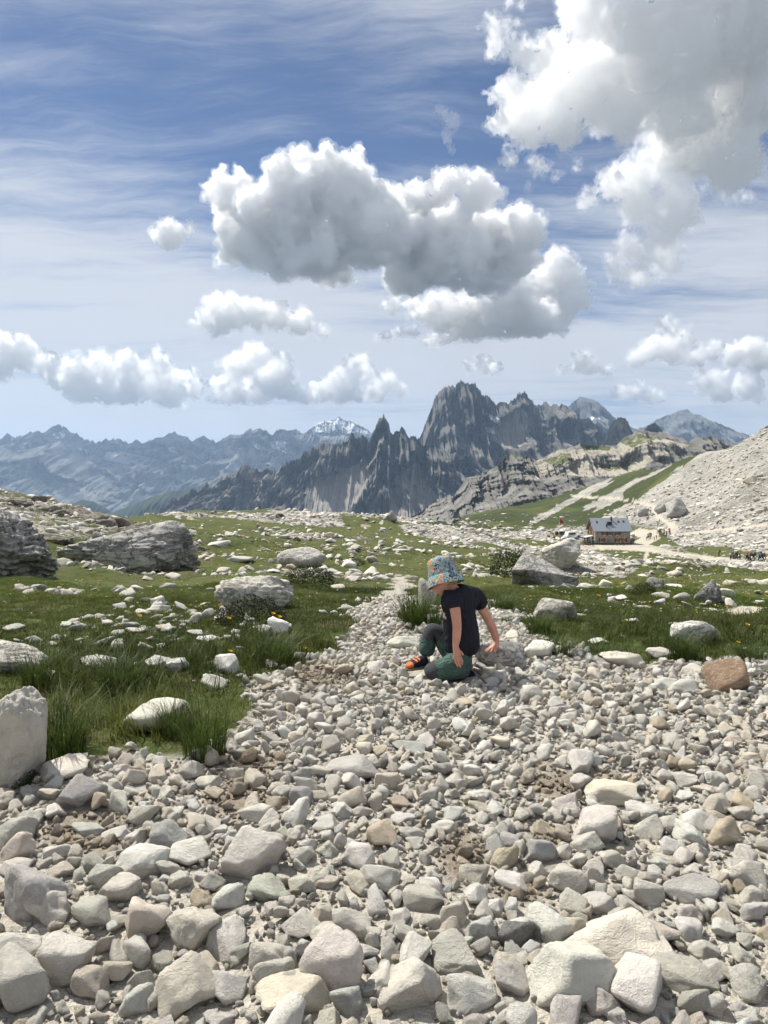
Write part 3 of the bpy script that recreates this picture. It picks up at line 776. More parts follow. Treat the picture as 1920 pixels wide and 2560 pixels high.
def jitter(c, a=.08):
    f = 1 + rnd.uniform(-a, a)
    return [max(.02, min(.8, v * f * (1 + rnd.uniform(-.025, .025)))) for v in c]


SHAPES = {}


def shape_mesh(kind, i):
    key = (kind, i)
    if key not in SHAPES:
        par = dict(b=dict(squash=(1, .85, .72), k=60, planes=11, rough=.05, sharp=True), r=dict(squash=(1, .86, .74), k=22, planes=12, rough=.06, sharp=True), s=dict(squash=(1, .78, .42), k=60, planes=12, rough=.045, sharp=True),
                   w=dict(squash=(1, .72, .7), k=70, planes=9, rough=.045, sharp=True), p=dict(squash=(1, .85, .75), k=16, planes=12, rough=.10, pits=.08, sharp=True))[kind]
        V, Fc = rock_shape(4, 100 + i * 13 + ord(kind), **par)
        V = V / np.abs(V).max(0)       # unit half-extents; size comes from the object
        SHAPES[key] = mesh_np('rock', V, Fc); SHAPES[key].materials.append(ST_LOOSE)
    return SHAPES[key]


FOOT = []      # x, y, radius of what already lies on the ground
# x0, y0, x1, y1 in the photograph, tint, shape, label
ROCKS = [
 (538, 2083, 689, 2225, 'pale', 'b', 'large blocky pale rock with a ledge, beside the brown soil hollow'),
 (417, 2234, 541, 2396, 'cream', 'p', 'upright cream porous rock with rusty pits among grey rocks'),
 (761, 2326, 923, 2511, 'pale', 'p', 'large pale rock dotted with dark pits'),
 (281, 2254, 414, 2361, 'cream', 'w', 'cream wedge-shaped rock with a pointed top beside the porous rock'),
 (64, 2364, 229, 2480, 'pink', 's', 'smooth pinkish grey slab leaning over a dark gap'),
 (-30, 2422, 130, 2575, 'green', 'b', 'big greenish grey rock cut by the bottom corner of the frame'),
 (379, 2442, 532, 2570, 'cream', 'r', 'big smooth cream rock with an orange stain at the bottom edge'),
 (289, 2103, 422, 2210, 'white', 'r', 'long white rock with a rounded shoulder behind the pointed wedge'),
 (431, 2106, 524, 2170, 'white', 'r', 'white rounded rock touching the large blocky rock'),
 (-10, 2176, 148, 2315, 'grey', 'p', 'big rough grey rock at the edge below the greenish block'),
 (75, 2231, 185, 2326, 'pink', 'b', 'pinkish white angular rock beside the rough grey rock'),
 (182, 2248, 289, 2320, 'green', 's', 'flat pale green rock between white angular rocks'),
 (-15, 2315, 93, 2430, 'white', 'r', 'rounded white pockmarked rock at the left edge'),
 (520, 2419, 608, 2526, 'white', 'b', 'white faceted rock right behind the big smooth cream rock'),
 (651, 2474, 828, 2575, 'cream', 's', 'broad flat cream rock at the bottom edge below the pitted rock'),
 (631, 2352, 723, 2460, 'pink', 'b', 'pinkish blocky rock left of the pitted rock'),
 (642, 2407, 735, 2494, 'pale', 'w', 'pale angular rock leaning on the pinkish block'),
 (665, 2439, 778, 2511, 'green', 's', 'thin greenish slab wedged above the broad flat rock'),
 (833, 2485, 926, 2575, 'blue', 'w', 'bluish grey pointed rock at the bottom edge'),
 (298, 2332, 379, 2427, 'pale', 'b', 'pale block below the cream wedge'),
 (237, 2317, 295, 2401, 'cream', 'r', 'small upright oval stone beside the pale block'),
 (376, 2352, 428, 2453, 'green', 's', 'narrow upright green-grey stone under the porous rock'),
 (252, 2390, 321, 2471, 'cream', 'r', 'round cream cobble next to a shaded blue stone'),
 (466, 2384, 547, 2442, 'cream', 'r', 'smooth cream oval stone just under the porous rock'),
 (475, 2228, 538, 2283, 'tan', 'r', 'tan brown stone at the shoulder of the porous rock'),
 (486, 2179, 561, 2234, 'grey', 'p', 'dark grey rough stone in the shade of the blocky rock'),
 (856, 2098, 929, 2199, 'white', 'w', 'tall white rock with a bluish tip and tan foot'),
 (422, 2164, 486, 2239, 'pale', 'p', 'upright pale stone between the white rocks'),
 (365, 2193, 422, 2251, 'cream', 'p', 'rough cream stone below the long white rock'),
 (252, 2193, 344, 2263, 'pale', 'b', 'slanting pale stone above the flat green rock'),
 (226, 2141, 298, 2239, 'pale', 'w', 'tall leaning pale stone beside the long white rock'),
 (-20, 2045, 90, 2130, 'green', 'r', 'large smooth greenish white rock at the edge by the soil hollow'),
 (301, 2480, 379, 2552, 'white', 'b', 'white lumpy rock at the foot of the narrow green stone'),
 (174, 2427, 260, 2523, 'cream', 'w', 'cream leaning stone beside the pinkish slab'),
 (324, 2422, 385, 2480, 'blue', 'r', 'small bluish stone in a shaded gap'),
 (732, 2115, 796, 2164, 'pale', 'b', 'squat pale cube of rock left of the tall white rock'),
 (639, 2083, 703, 2150, 'pale', 'b', 'light block behind the large ledged rock'),
 (1327, 2354, 1579, 2531, 'pale', 'b', 'largest foreground rock, bright flat top and dark front face'),
 (1440, 2282, 1695, 2427, 'cream', 'b', 'long cream rock with a broken end behind the largest rock'),
 (950, 2432, 1139, 2580, 'pink', 'p', 'broad brownish pink rock at the bottom edge'),
 (1125, 2427, 1238, 2542, 'white', 'r', 'round white rock resting against the brownish pink one'),
 (1229, 2400, 1325, 2508, 'pale', 'b', 'pale cubic rock left of the largest rock'),
 (1513, 2435, 1686, 2575, 'white', 'r', 'bone-shaped white rock in front of the largest rock'),
 (1643, 2415, 1793, 2487, 'green', 'b', 'flat green-grey rock right of the bone-shaped rock'),
 (1246, 2296, 1327, 2389, 'dark', 'w', 'dark blue-grey pointed rock among cream stones'),
 (1090, 2354, 1215, 2432, 'green', 'w', 'green-grey wedge lying below the white block'),
 (1168, 2282, 1244, 2374, 'white', 'b', 'white block with a shaded lower half'),
 (1327, 2290, 1435, 2380, 'white', 'b', 'bright white angular rock above the largest rock'),
 (1463, 1949, 1602, 2024, 'cream', 's', 'long flat cream rock beside the brown earth patch'),
 (1414, 1880, 1490, 1952, 'white', 'b', 'white block on the brown earth patch'),
 (1435, 2030, 1542, 2126, 'pale', 'b', 'pale block with a flat shaded end in mid slope'),
 (1307, 2091, 1403, 2166, 'grey', 'b', 'grey rounded rock shading the sand beneath it'),
 (1232, 2114, 1301, 2183, 'tan', 'r', 'round brownish stone left of the grey shading rock'),
 (1235, 2183, 1322, 2224, 'white', 's', 'thin white stone on bare sand'),
 (1371, 2169, 1458, 2250, 'pink', 'b', 'mauve tinted rock beside a pale upright stone'),
 (1452, 2149, 1510, 2233, 'pale', 'w', 'pale upright stone right of the mauve rock'),
 (1460, 2238, 1544, 2293, 'blue', 's', 'light bluish flat stone above the long cream rock'),
 (1585, 2183, 1669, 2282, 'pale', 'w', 'pale pyramid-shaped rock behind the long cream rock'),
 (1666, 2189, 1799, 2261, 'grey', 's', 'long greyish rock with a white top'),
 (1799, 2146, 1909, 2227, 'pale', 'b', 'wide pale rock close to the right edge'),
 (1767, 2056, 1848, 2123, 'tan', 'b', 'yellowish stained rock near the right edge'),
 (1576, 2013, 1648, 2070, 'white', 'b', 'white block below the long flat cream rock'),
 (1698, 2505, 1790, 2575, 'green', 'r', 'rounded green rock at the bottom edge'),
 (1758, 2484, 1828, 2548, 'white', 'b', 'white stone behind the rounded green rock'),
 (1015, 2221, 1119, 2282, 'green', 'b', 'broad greenish stone beside bare sand'),
 (1102, 2267, 1171, 2328, 'cream', 'w', 'cream triangular stone above the green-grey wedge'),
 (1455, 2496, 1544, 2575, 'pale', 'r', 'pale stone tucked under the bone-shaped rock'),
 (816, 1887, 948, 1959, 'grey', 's', 'grey slab with a square end in the middle of the stones'),
 (720, 1972, 779, 2035, 'grey', 'w', 'grey pyramid stone in front of the grey slab'),
 (605, 2006, 683, 2064, 'white', 'b', 'white faceted stone on the brown gravel'),
 (645, 2032, 714, 2090, 'pale', 'p', 'rough pale stone just below the white faceted one'),
 (843, 1932, 906, 1981, 'white', 's', 'white oblong stone at the front of the grey slab'),
 (890, 1832, 935, 1885, 'cream', 'w', 'upright cream stone behind the grey slab'),
 (720, 1916, 779, 1963, 'grey', 'b', 'greyish block left of the grey slab'),
 (939, 1934, 1002, 1988, 'cream', 'b', 'cream block right of the grey slab'),
 (979, 1847, 1064, 1887, 'grey', 's', 'flat grey stone behind the grey slab'),
 (1050, 1959, 1100, 2017, 'pale', 'b', 'pale cube amid small rubble'),
 (1129, 1740, 1193, 1771, 'tan', 'r', 'yellow stained stone just in front of the child'),
 (312, 1752, 460, 1847, 'pale', 'b', 'hip-high pale rock between two grass tussocks'),
 (198, 1632, 289, 1674, 'pale', 'r', 'rounded rock half sunk in the meadow grass'),
 (359, 1640, 420, 1680, 'white', 's', 'white rock slab lying in long grass'),
 (415, 1646, 477, 1684, 'white', 's', 'second white slab beside the one in long grass'),
 (530, 1636, 590, 1700, 'white', 'w', 'white pointed rock at the meadow edge with a poppy behind'),
 (506, 1680, 560, 1742, 'white', 'b', 'white block below the pointed rock at the meadow edge'),
 (135, 1950, 245, 2039, 'grey', 'b', 'grey rock overhanging the dark soil hollow'),
 (245, 1965, 308, 2016, 'pale', 'w', 'pale tapering rock beside the overhanging grey rock'),
 (302, 1916, 376, 1976, 'cream', 'b', 'cream rock above the soil hollow'),
 (376, 1919, 430, 1963, 'cream', 'w', 'cream pointed rock beside its paler neighbour'),
 (373, 2051, 466, 2108, 'tan', 'w', 'tan roof-shaped rock below the brown gravel'),
 (177, 2056, 255, 2092, 'blue', 's', 'flat bluish rock inside the soil hollow'),
 (264, 2066, 325, 2106, 'white', 's', 'flat white rock inside the soil hollow'),
 (93, 1910, 209, 1950, 'pale', 's', 'low pale slab at the foot of the left tussock'),
 (1310, 1605, 1378, 1655, 'white', 'b', 'bright white rock behind the rock the child leans on'),
 (968, 1582, 1045, 1630, 'pale', 'r', 'smooth round grey stone behind the child'),
 (1265, 1580, 1310, 1610, 'cream', 'w', 'cream pointed stone on top of the leaning rock'),
 (1207, 1665, 1242, 1702, 'pale', 'b', 'cube-shaped stone at the foot of the leaning rock'),
 (1230, 1672, 1268, 1715, 'white', 'w', 'white split stone in front of the leaning rock'),
 (1290, 1700, 1332, 1726, 'cream', 'r', 'round cream stone in front of the leaning rock'),
 (1510, 1640, 1612, 1672, 'cream', 's', 'long cream rock at the right meadow edge'),
 (1475, 1642, 1532, 1672, 'grey', 'w', 'grey leaning wedge at the right meadow edge'),
 (1620, 1622, 1690, 1650, 'pale', 's', 'pale low rock below a grass clump at the meadow edge'),
 (1625, 1690, 1690, 1735, 'white', 'b', 'white block in the stones near the brown boulder'),
 (1670, 1700, 1740, 1745, 'pale', 'b', 'pale block touching the brown boulder'),
 (1680, 1555, 1722, 1575, 'white', 's', 'small white block behind the flat meadow boulder'),
 (1700, 1660, 1760, 1690, 'pink', 'r', 'pinkish rock behind the brown boulder'),
 (640, 1550, 676, 1604, 'pale', 'b', 'shaded half of the paired standing stones in the meadow'),
 (674, 1538, 732, 1602, 'white', 'w', 'bright half of the paired standing stones in the meadow'),
 (376, 1506, 424, 1540, 'pale', 'r', 'round boulder alone in the left meadow'),
 (338, 1522, 372, 1541, 'white', 'r', 'small white stone beside the round meadow boulder'),
 (398, 1562, 430, 1590, 'white', 'w', 'pointed white stone in the left meadow'),
 (470, 1572, 504, 1592, 'white', 's', 'flat white stone below a yellow poppy'),
 (474, 1530, 508, 1547, 'white', 's', 'thin white stone in the left meadow'),
 (150, 1555, 176, 1570, 'white', 's', 'small white chip in the left meadow grass'),
 (278, 1606, 312, 1630, 'white', 'b', 'little white block on top of the sunken rock'),
 (520, 1356, 572, 1374, 'white', 's', 'white slab on the slope behind the big boulder'),
 (858, 1438, 897, 1456, 'pale', 'b', 'square pale block in the meadow behind the path'),
 (1500, 1452, 1530, 1472, 'white', 's', 'white flat stone before the grey triangular boulder'),
 (1668, 1460, 1702, 1472, 'white', 's', 'flat white stone in the right meadow'),
 (1535, 1490, 1570, 1502, 'white', 's', 'low pale stone in the middle of the right meadow'),
 (1560, 1548, 1600, 1562, 'white', 's', 'flat pale stone in the grass near the flat meadow boulder'),
 (1470, 1597, 1516, 1614, 'white', 's', 'white oblong stone at the lower right meadow'),
 (1645, 1460, 1668, 1476, 'pale', 'b', 'little pale rock beside a mossy hump'),
]


def place_rock(x0, y0, x1, y1, lift=0.0):
    """size and seat of a rock from where the photograph shows it"""
    cx = (x0 + x1) / 2; w = x1 - x0; h = y1 - y0
    base = min(y1, 2545)
    p = hit(cx, base - .30 * h)
    d = p[1]; dist = math.hypot(d, CAMZ)
    wm = w / F * d * 1.02
    dep = math.atan2(CAMZ - p[2], d)
    dm = wm * .8
    hm = (h / F * dist - dm * .75 * math.sin(dep)) / math.cos(dep)
    hm = min(max(hm, .34 * wm), .78 * wm)
    return p, wm, dm, hm


named_px = []
for i, (x0, y0, x1, y1, tint, kind, label) in enumerate(ROCKS):
    p, wm, dm, hm = place_rock(x0, y0, x1, y1)
    o = link('rock', shape_mesh(kind, i % 7))
    o.scale = (wm * .60, dm * .62, hm * .66)
    o.rotation_euler = (rnd.uniform(-.12, .12), rnd.uniform(-.12, .12), rnd.choice((0, PI)) + rnd.uniform(-.35, .35))
    o.location = (p[0], p[1] + .05 * dm, p[2] + hm * .24)
    o['tint'] = jitter(TINT[tint], .05)
    tag(o, label, 'rock', 'loose rocks lying on the slope' if y1 > 1900 else 'rocks on the meadow and its edge')
    FOOT.append((p[0], p[1], wm * .43))
    named_px.append(((x0 + x1) / 2, (y0 + y1) / 2, w_ := x1 - x0, label))

# boulders, each with a shape of its own
BOULDERS = [
 # x0 y0 x1 y1 tint  kind  seed  squash-y  material label
 (130, 1326, 490, 1478, 'grey', 21, .55, ST_BOULDER, dict(k=14, planes=14, rough=.12, strata=.02, crack=.10), 'huge long weathered grey boulder lying in the meadow'),
 (-150, 1285, 124, 1505, 'grey', 22, .8, ST_BOULDER, dict(k=16, planes=13, rough=.20, strata=.08, crack=.11), 'jagged layered grey outcrop at the left edge of the meadow'),
 (-80, 1672, 84, 1985, 'pale', 23, .8, ST_LOOSE, dict(k=4, planes=6, rough=.05, crack=.03), 'tall pale boulder with a level crack at the left edge'),
 (-60, 1622, 110, 1705, 'pale', 24, .8, ST_PALE, dict(k=12, planes=12, rough=.08, strata=.07, crack=.04), 'pale blocky boulder behind the tall cracked boulder'),
 (688, 1380, 822, 1432, 'blue', 25, .7, ST_PALE, dict(k=6, planes=14, rough=.10, crack=.05), 'rounded bluish grey boulder in the middle of the meadow'),
 (530, 1452, 732, 1556, 'pale', 26, .7, ST_PALE, dict(k=9, planes=13, rough=.16, strata=.05, crack=.10), 'low jagged rock slab capping a dark mossy hump'),
 (1255, 1404, 1447, 1494, 'grey', 27, .7, ST_BOULDER, dict(k=15, planes=8, rough=.05, crack=.03), 'dark grey triangular boulder in the right meadow'),
 (1345, 1350, 1460, 1452, 'pale', 28, .9, ST_PALE, dict(k=12, planes=11, rough=.08, strata=.05, crack=.06), 'tall white cracked boulder behind the triangular one'),
 (1038, 1462, 1092, 1542, 'pale', 29, .8, ST_PALE, dict(k=15, planes=9, rough=.05), 'upright pale slab standing behind the child in long grass'),
 (1335, 1504, 1452, 1570, 'pale', 30, .7, ST_PALE, dict(k=13, planes=11, rough=.07, crack=.05), 'pale boulder beside a grass clump right of the child'),
 (1668, 1560, 1806, 1628, 'white', 31, .7, ST_PALE, dict(k=15, planes=9, rough=.05, crack=.02), 'flat-topped white boulder in the lower right meadow'),
 (1772, 1664, 1892, 1748, 'brown', 32, .8, ST_LOOSE, dict(k=22, planes=8, rough=.03), 'rusty brown angular boulder on the white stones'),
 (1183, 1606, 1342, 1694, 'grey', 33, .55, ST_PALE, dict(k=12, planes=11, rough=.07, crack=.05), 'grey rock the child rests one hand on'),
 (1622, 1450, 1672, 1484, 'grey', 34, .8, ST_BOULDER, dict(k=9, planes=12, rough=.10, crack=.05), 'small dark boulder poking from a grassy hump'),
 (1745, 1462, 1815, 1528, 'grey', 35, .8, ST_BOULDER, dict(k=14, planes=9, rough=.12, strata=.08, crack=.06), 'slanting dark rock over a hollow in the right meadow'),
 (1295, 1395, 1340, 1420, 'pale', 36, .8, ST_PALE, dict(k=12, planes=11, rough=.09, crack=.04), 'small pale rock left of the dwarf shrub'),
 (1672, 1256, 1732, 1308, 'grey', 41, .8, ST_BOULDER, dict(k=18, planes=9, rough=.12, crack=.05), 'tall dark crag beside the track above the hut'),
 (1636, 1262, 1672, 1290, 'grey', 42, .8, ST_BOULDER, dict(k=14, planes=11, rough=.1, crack=.05), 'squat crag between the track and the tall crag'),
 (1596, 1276, 1622, 1298, 'grey', 43, .8, ST_BOULDER, dict(k=14, planes=11, rough=.1, crack=.05), 'rounded boulder just above the hut roof'),
 (1862, 1192, 1900, 1216, 'tan', 44, .8, ST_PALE, dict(k=20, planes=9, rough=.06), 'big block high on the scree slope by the edge'),
 (960, 1282, 996, 1312, 'grey', 45, .8, ST_BOULDER, dict(k=16, planes=10, rough=.12, crack=.05), 'dark pointed rock on the meadow crest before the scree fans'),
 (1040, 1565, 1080, 1592, 'cream', 37, .8, ST_PALE, dict(k=9, planes=11, rough=.06), 'cream stone at the edge of the path behind the child'),
]
for x0, y0, x1, y1, tint, seed, sy, mat, par, label in BOULDERS:
    p, wm, dm, hm = place_rock(x0, y0, x1, y1)
    if seed == 23: p = hit(20, 1968)
    big = (x1 - x0) > 110
    hm2 = (y1 - y0) / F * p[1] * (.95 if p[1] > 6 else .9)
    asp = np.array((1, sy, max(.35, hm2 * .66 / (wm * .51))))
    V, Fc = rock_shape((6 if seed in (21, 22) else 5) if big else 4, seed, squash=asp, **par)
    if seed == 23:
        V, Fc = rock_shape(6, 236, squash=(1, 1, 1.25), k=26, planes=10, rough=.13, crack=.035, pits=.02)
        V[:, 0] *= 1 - .12 * V[:, 2]
    V = V / np.abs(V).max(0)
    if seed == 27:   # a lopsided ridge: high towards the left, sloping down to the right
        V[:, 2] = np.where(V[:, 2] > 0, V[:, 2] * (1.12 - .85 * np.abs(V[:, 0] + .38) ** 1.1), V[:, 2])
    if seed == 21:
        V[:, 2] = np.where(V[:, 2] > 0, V[:, 2] * (.86 + .14 * V[:, 0]), V[:, 2])
    V = V * asp * np.array((1, 1, 1.2 if seed == 23 else 1))
    me = mesh_np('boulder', V, Fc)
    o = link('boulder', me, mat)
    o.scale = (wm * .51,) * 3
    o.rotation_euler = (0, 0, rnd.uniform(-.08, .08))
    o.location = (p[0], p[1] + wm * .25 * sy, p[2] + hm2 * (.28 if seed != 23 else .36))
    o['tint'] = [v * (.95 if mat is ST_BOULDER else .78 if seed == 23 else .9) for v in TINT[tint]]
    tag(o, label, 'boulder', 'boulders of the meadow')
    FOOT.append((p[0], p[1] + wm * .2 * sy, wm * .42))
    named_px.append(((x0 + x1) / 2, (y0 + y1) / 2, x1 - x0, label))
CHILD = hit(1128, 1700)
FOOT.append((CHILD[0] - .05, CHILD[1] + .08, .24))

# the broken rim of rock along the grassy knoll, in separate blocks
ORD = 'first second third fourth fifth sixth seventh eighth ninth tenth eleventh twelfth thirteenth fourteenth fifteenth sixteenth'.split()
KNOLL = [(40, 1262, 70, 36), (112, 1275, 60, 32), (150, 1290, 44, 30), (185, 1286, 62, 52), (225, 1300, 66, 50), (262, 1318, 52, 40), (292, 1322, 70, 60), (332, 1332, 56, 44), (372, 1336, 70, 40), (412, 1346, 50, 30), (445, 1352, 44, 24),
         (470, 1366, 40, 30), (495, 1376, 36, 24), (120, 1352, 60, 30), (160, 1356, 40, 24), (85, 1250, 40, 22)]
for i, (cx, by, w, h) in enumerate(KNOLL):
    d = np.interp(cx, [0, 170, 330, 500], [42, 36, 30, 26])
    d = hit(cx, by)[1]
    x = (cx - 960) / F * d
    V, Fc = rock_shape(4, 300 + i, squash=(1, 1, 1), k=30, planes=11, rough=.13, strata=.10, crack=.06)
    V = V / np.abs(V).max(0)
    o = link('outcrop', mesh_np('outcrop', V, Fc), ST_BOULDER)
    wm = w / F * d * 1.25; hm = h / F * d
    o.scale = (wm * .55, wm * .45, hm * .52); o.location = (x, d + wm * .2, float(gz(x, d)) + hm * .02)
    o.rotation_euler = (0, rnd.uniform(-.1, .15), rnd.uniform(-.3, .3))
    o['tint'] = jitter((.27, .245, .21))
    tag(o, '%s brown weathered block from the left in the rocky rim of the grassy knoll' % ORD[sorted(q_[0] for q_ in KNOLL).index(cx)], 'outcrop', 'rock rim along the grassy knoll')


# ------------------------------------------------------------------ scattering of what nobody could count
def scatter(name, shapes, P, R, S, T, pick, mat, label):
    """one object: many small pieces, spread by geometry nodes from points carrying turn, size, tint and shape number"""
    V = []; Fc = []; vid = []; off = 0
    for i, (v, f) in enumerate(shapes):
        V.append(v); Fc.append(f + off); off += len(v); vid.append(np.full(len(f), i))
    nv = off
    V = np.concatenate(V + [P]); Fc = np.concatenate(Fc); vid = np.concatenate(vid)
    me = mesh_np(name, V, Fc)
    n = len(P)
    pad = lambda a: np.concatenate([np.zeros((nv, 3)), a])
    add_attr(me, 'turn', pad(R), 'FLOAT_VECTOR'); add_attr(me, 'size', pad(S), 'FLOAT_VECTOR'); add_attr(me, 'tint', pad(T), 'FLOAT_VECTOR')
    add_attr(me, 'pick', np.concatenate([np.zeros(nv, np.int32), pick.astype(np.int32)]), 'INT')
    add_attr(me, 'spot', np.concatenate([np.zeros(nv, bool), np.ones(n, bool)]), 'BOOLEAN')
    add_attr(me, 'vid', vid.astype(np.int32), 'INT', 'FACE')
    me.materials.append(mat)
    g = bpy.data.node_groups.new('spread', 'GeometryNodeTree')
    g.interface.new_socket('Geometry', in_out='INPUT', socket_type='NodeSocketGeometry'); g.interface.new_socket('Geometry', in_out='OUTPUT', socket_type='NodeSocketGeometry')
    N = g.nodes.new; L = g.links.new
    gi = N('NodeGroupInput'); go = N('NodeGroupOutput')
    def na(nm, ty):
        q = N('GeometryNodeInputNamedAttribute'); q.data_type = ty; q.inputs[0].default_value = nm; return q.outputs[0]
    sp_ = N('GeometryNodeSeparateGeometry'); sp_.domain = 'POINT'
    L(gi.outputs[0], sp_.inputs[0]); L(na('spot', 'BOOLEAN'), sp_.inputs[1])
    si = N('GeometryNodeSplitToInstances'); si.domain = 'FACE'
    L(sp_.outputs[1], si.inputs[0]); L(na('vid', 'INT'), si.inputs['Group ID'])
    ip = N('GeometryNodeInstanceOnPoints'); ip.inputs['Pick Instance'].default_value = True
    L(sp_.outputs[0], ip.inputs['Points']); L(si.outputs[0], ip.inputs['Instance']); L(na('pick', 'INT'), ip.inputs['Instance Index'])
    er = N('FunctionNodeEulerToRotation'); L(na('turn', 'FLOAT_VECTOR'), er.inputs[0]); L(er.outputs[0], ip.inputs['Rotation'])
    L(na('size', 'FLOAT_VECTOR'), ip.inputs['Scale'])
    L(ip.outputs[0], go.inputs[0])
    o = link(name, me)
    md = o.modifiers.new('spread', 'NODES'); md.node_group = g
    return tag(o, label, None, None, 'stuff')


# loose stones of the slope: thrown largest first so that they lie side by side
CELL = .10
hashg = {}


def put_foot(x, y, r):
    hashg.setdefault((int(math.floor(x / CELL)), int(math.floor(y / CELL))), []).append((x, y, r))


bigfoot = np.array(FOOT)


def free(x, y, r, lap):
    if (np.hypot(bigfoot[:, 0] - x, bigfoot[:, 1] - y) < bigfoot[:, 2] * .9 + r * lap * .6).any(): return False
    ci = int(math.floor(x / CELL)); cj = int(math.floor(y / CELL)); n = 1 if r < .06 else 2
    for a in range(ci - n, ci + n + 1):
        for c in range(cj - n, cj + n + 1):
            for (u, v, q) in hashg.get((a, c), ()):
                if (u - x) ** 2 + (v - y) ** 2 < ((q + r) * lap) ** 2: return False
    return True


def wedge(n, y0, y1, side=.45):
    """random ground points over the foreground, a little wider than the view"""
    y = np.sqrt(rng.uniform(y0 ** 2, y1 ** 2, n)); x = rng.uniform(-1, 1, n) * (.56 * y + side)
    return x, y


STONES = []
for (n, y0, y1, rlo, rhi, lap, cap) in [(2600, .9, 4.6, .040, .074, .78, 480), (17000, .9, 9.5, .022, .045, .54, 99999), (42000, .9, 11, .012, .026, .56, 99999), (60000, .9, 6.5, .007, .014, .66, 99999)]:
    x, y = wedge(n, y0, y1)
    z = gz(x, y)
    g, soil, _, px, py = covers(x, y, z)
    st = fbm(x * 1.1, y * 1.1, octv=3, seed=77)
    cnt = 0
    for i in range(n):
        if not g[i] or (soil[i] > .35 and rng.random() < soil[i] * (1.0 if rlo > .02 else .55 if rlo > .01 else .15)): continue
        u = rng.random() ** 1.8
        r = rlo + (rhi - rlo) * u
        if rlo > .03:
            r *= 1.25 if px[i] < 700 and py[i] > 2080 else (.95 if py[i] > 1950 else .75)
        elif rlo > .01:
            r *= .75 + .55 * st[i] * (1.2 if py[i] > 1900 else .95)
        if y[i] > 5: r *= .85
        if not free(x[i], y[i], r, lap): continue
        put_foot(x[i], y[i], r)
        STONES.append((x[i], y[i], z[i], r, soil[i], px[i], py[i]))
        cnt += 1
        if cnt >= cap: break
STONES = np.array(STONES)
appar = STONES[:, 3] / STONES[:, 1] * ((np.abs(STONES[:, 5] - 960) < 985) & (STONES[:, 6] < 2580))
order = np.argsort(-appar)
N_OWN = 300 - len(ROCKS)
own = order[:N_OWN]
rest = np.setdiff1d(np.arange(len(STONES)), own)
kinds = ['cream'] * 5 + ['pale'] * 8 + ['white'] * 7 + ['pink'] * 2 + ['green', 'blue', 'tan', 'grey']
WORD = dict(cream='cream', pale='pale grey', white='whitish', pink='pinkish', green='greenish grey', blue='bluish grey', tan='tan', grey='dull grey')
SHW = dict(b='blocky', r='rounded', s='flat', w='pointed', p='pitted')
seen_labels = {}
for i in own:
    x, y, z, r, _, px, py = STONES[i]
    tn = rnd.choice(kinds); kd = rnd.choice('bbbrrswwp')
    o = link('stone', shape_mesh(kd, rnd.randrange(7)))
    o.scale = (r * 1.08, r * .9, r * rnd.uniform(.52, .78)); o.location = (x, y, z + r * .26)
    o.rotation_euler = (rnd.uniform(-.6, .6), rnd.uniform(-.6, .6), rnd.uniform(0, 6.28))
    o['tint'] = jitter(TINT[tn])
    near = min(named_px, key=lambda q: abs(q[0] - px) + abs(q[1] - py) * 1.4)
    ddx, ddy = px - near[0], py - near[1]
    rel = ('right of' if ddx > 0 else 'left of') if abs(ddx) > abs(ddy) * 1.2 else ('in front of' if ddy > 0 else 'behind')
    nm = near[3]
    for cut in (' with ', ' beside ', ' between ', ' at ', ' on ', ' in ', ' behind ', ' below ', ' above ', ' among ', ' leaning ', ' touching ', ' right ', ' left ', ' just ', ' lying ', ' under ', ' next ', ' half ', ' dotted ', ' cut ', ' close ', ' near ', ' of ', ' resting ', ' wedged ', ' tucked ', ' the child ', ' shading ', ' capping ', ' overhanging ', ' inside ', ' amid ', ' alone ', ' standing ', ' poking ', ' over ', ' before '):
        nm = nm.split(cut)[0]
    nm = nm.split(',')[0]
    lab = '%s %s stone %s the %s' % (SHW[kd], WORD[tn], rel, nm)
    tag(o, lab, 'stone', 'loose stones of the slope')

PEB = [rock_shape(3, 500 + i, squash=(1, rnd.uniform(.7, .95), rnd.uniform(.5, .75)), k=rnd.choice((30, 50, 70)), planes=rnd.choice((9, 10, 12)), rough=.05, sharp=True) for i in range(18)]
PEB = [(v / np.abs(v).max(0) * np.array((1, rnd.uniform(.7, .95), rnd.uniform(.5, .8))), f) for v, f in PEB]
q = STONES[rest]; n = len(q)
tt = np.array([TINT[kinds[i]] for i in rng.integers(0, len(kinds), n)]) * (1 + rng.normal(0, .07, (n, 1)))
warm = smooth(.0, .8, q[:, 4])[:, None]
tt = tt * (1 - warm) + tt * np.array((.74, .66, .57)) * warm
scatter('gravel', PEB, np.stack([q[:, 0], q[:, 1], q[:, 2] + q[:, 3] * rng.uniform(.1, .85, n)], -1), np.stack([rng.normal(0, .6, n), rng.normal(0, .6, n), rng.uniform(0, 6.28, n)], -1),
        q[:, 3:4] * rng.uniform(.85, 1.25, (n, 3)), np.clip(tt, .02, .75), rng.integers(0, 18, n), ST_LOOSE, 'pale limestone gravel covering the path and slope')
print('stones', len(STONES))

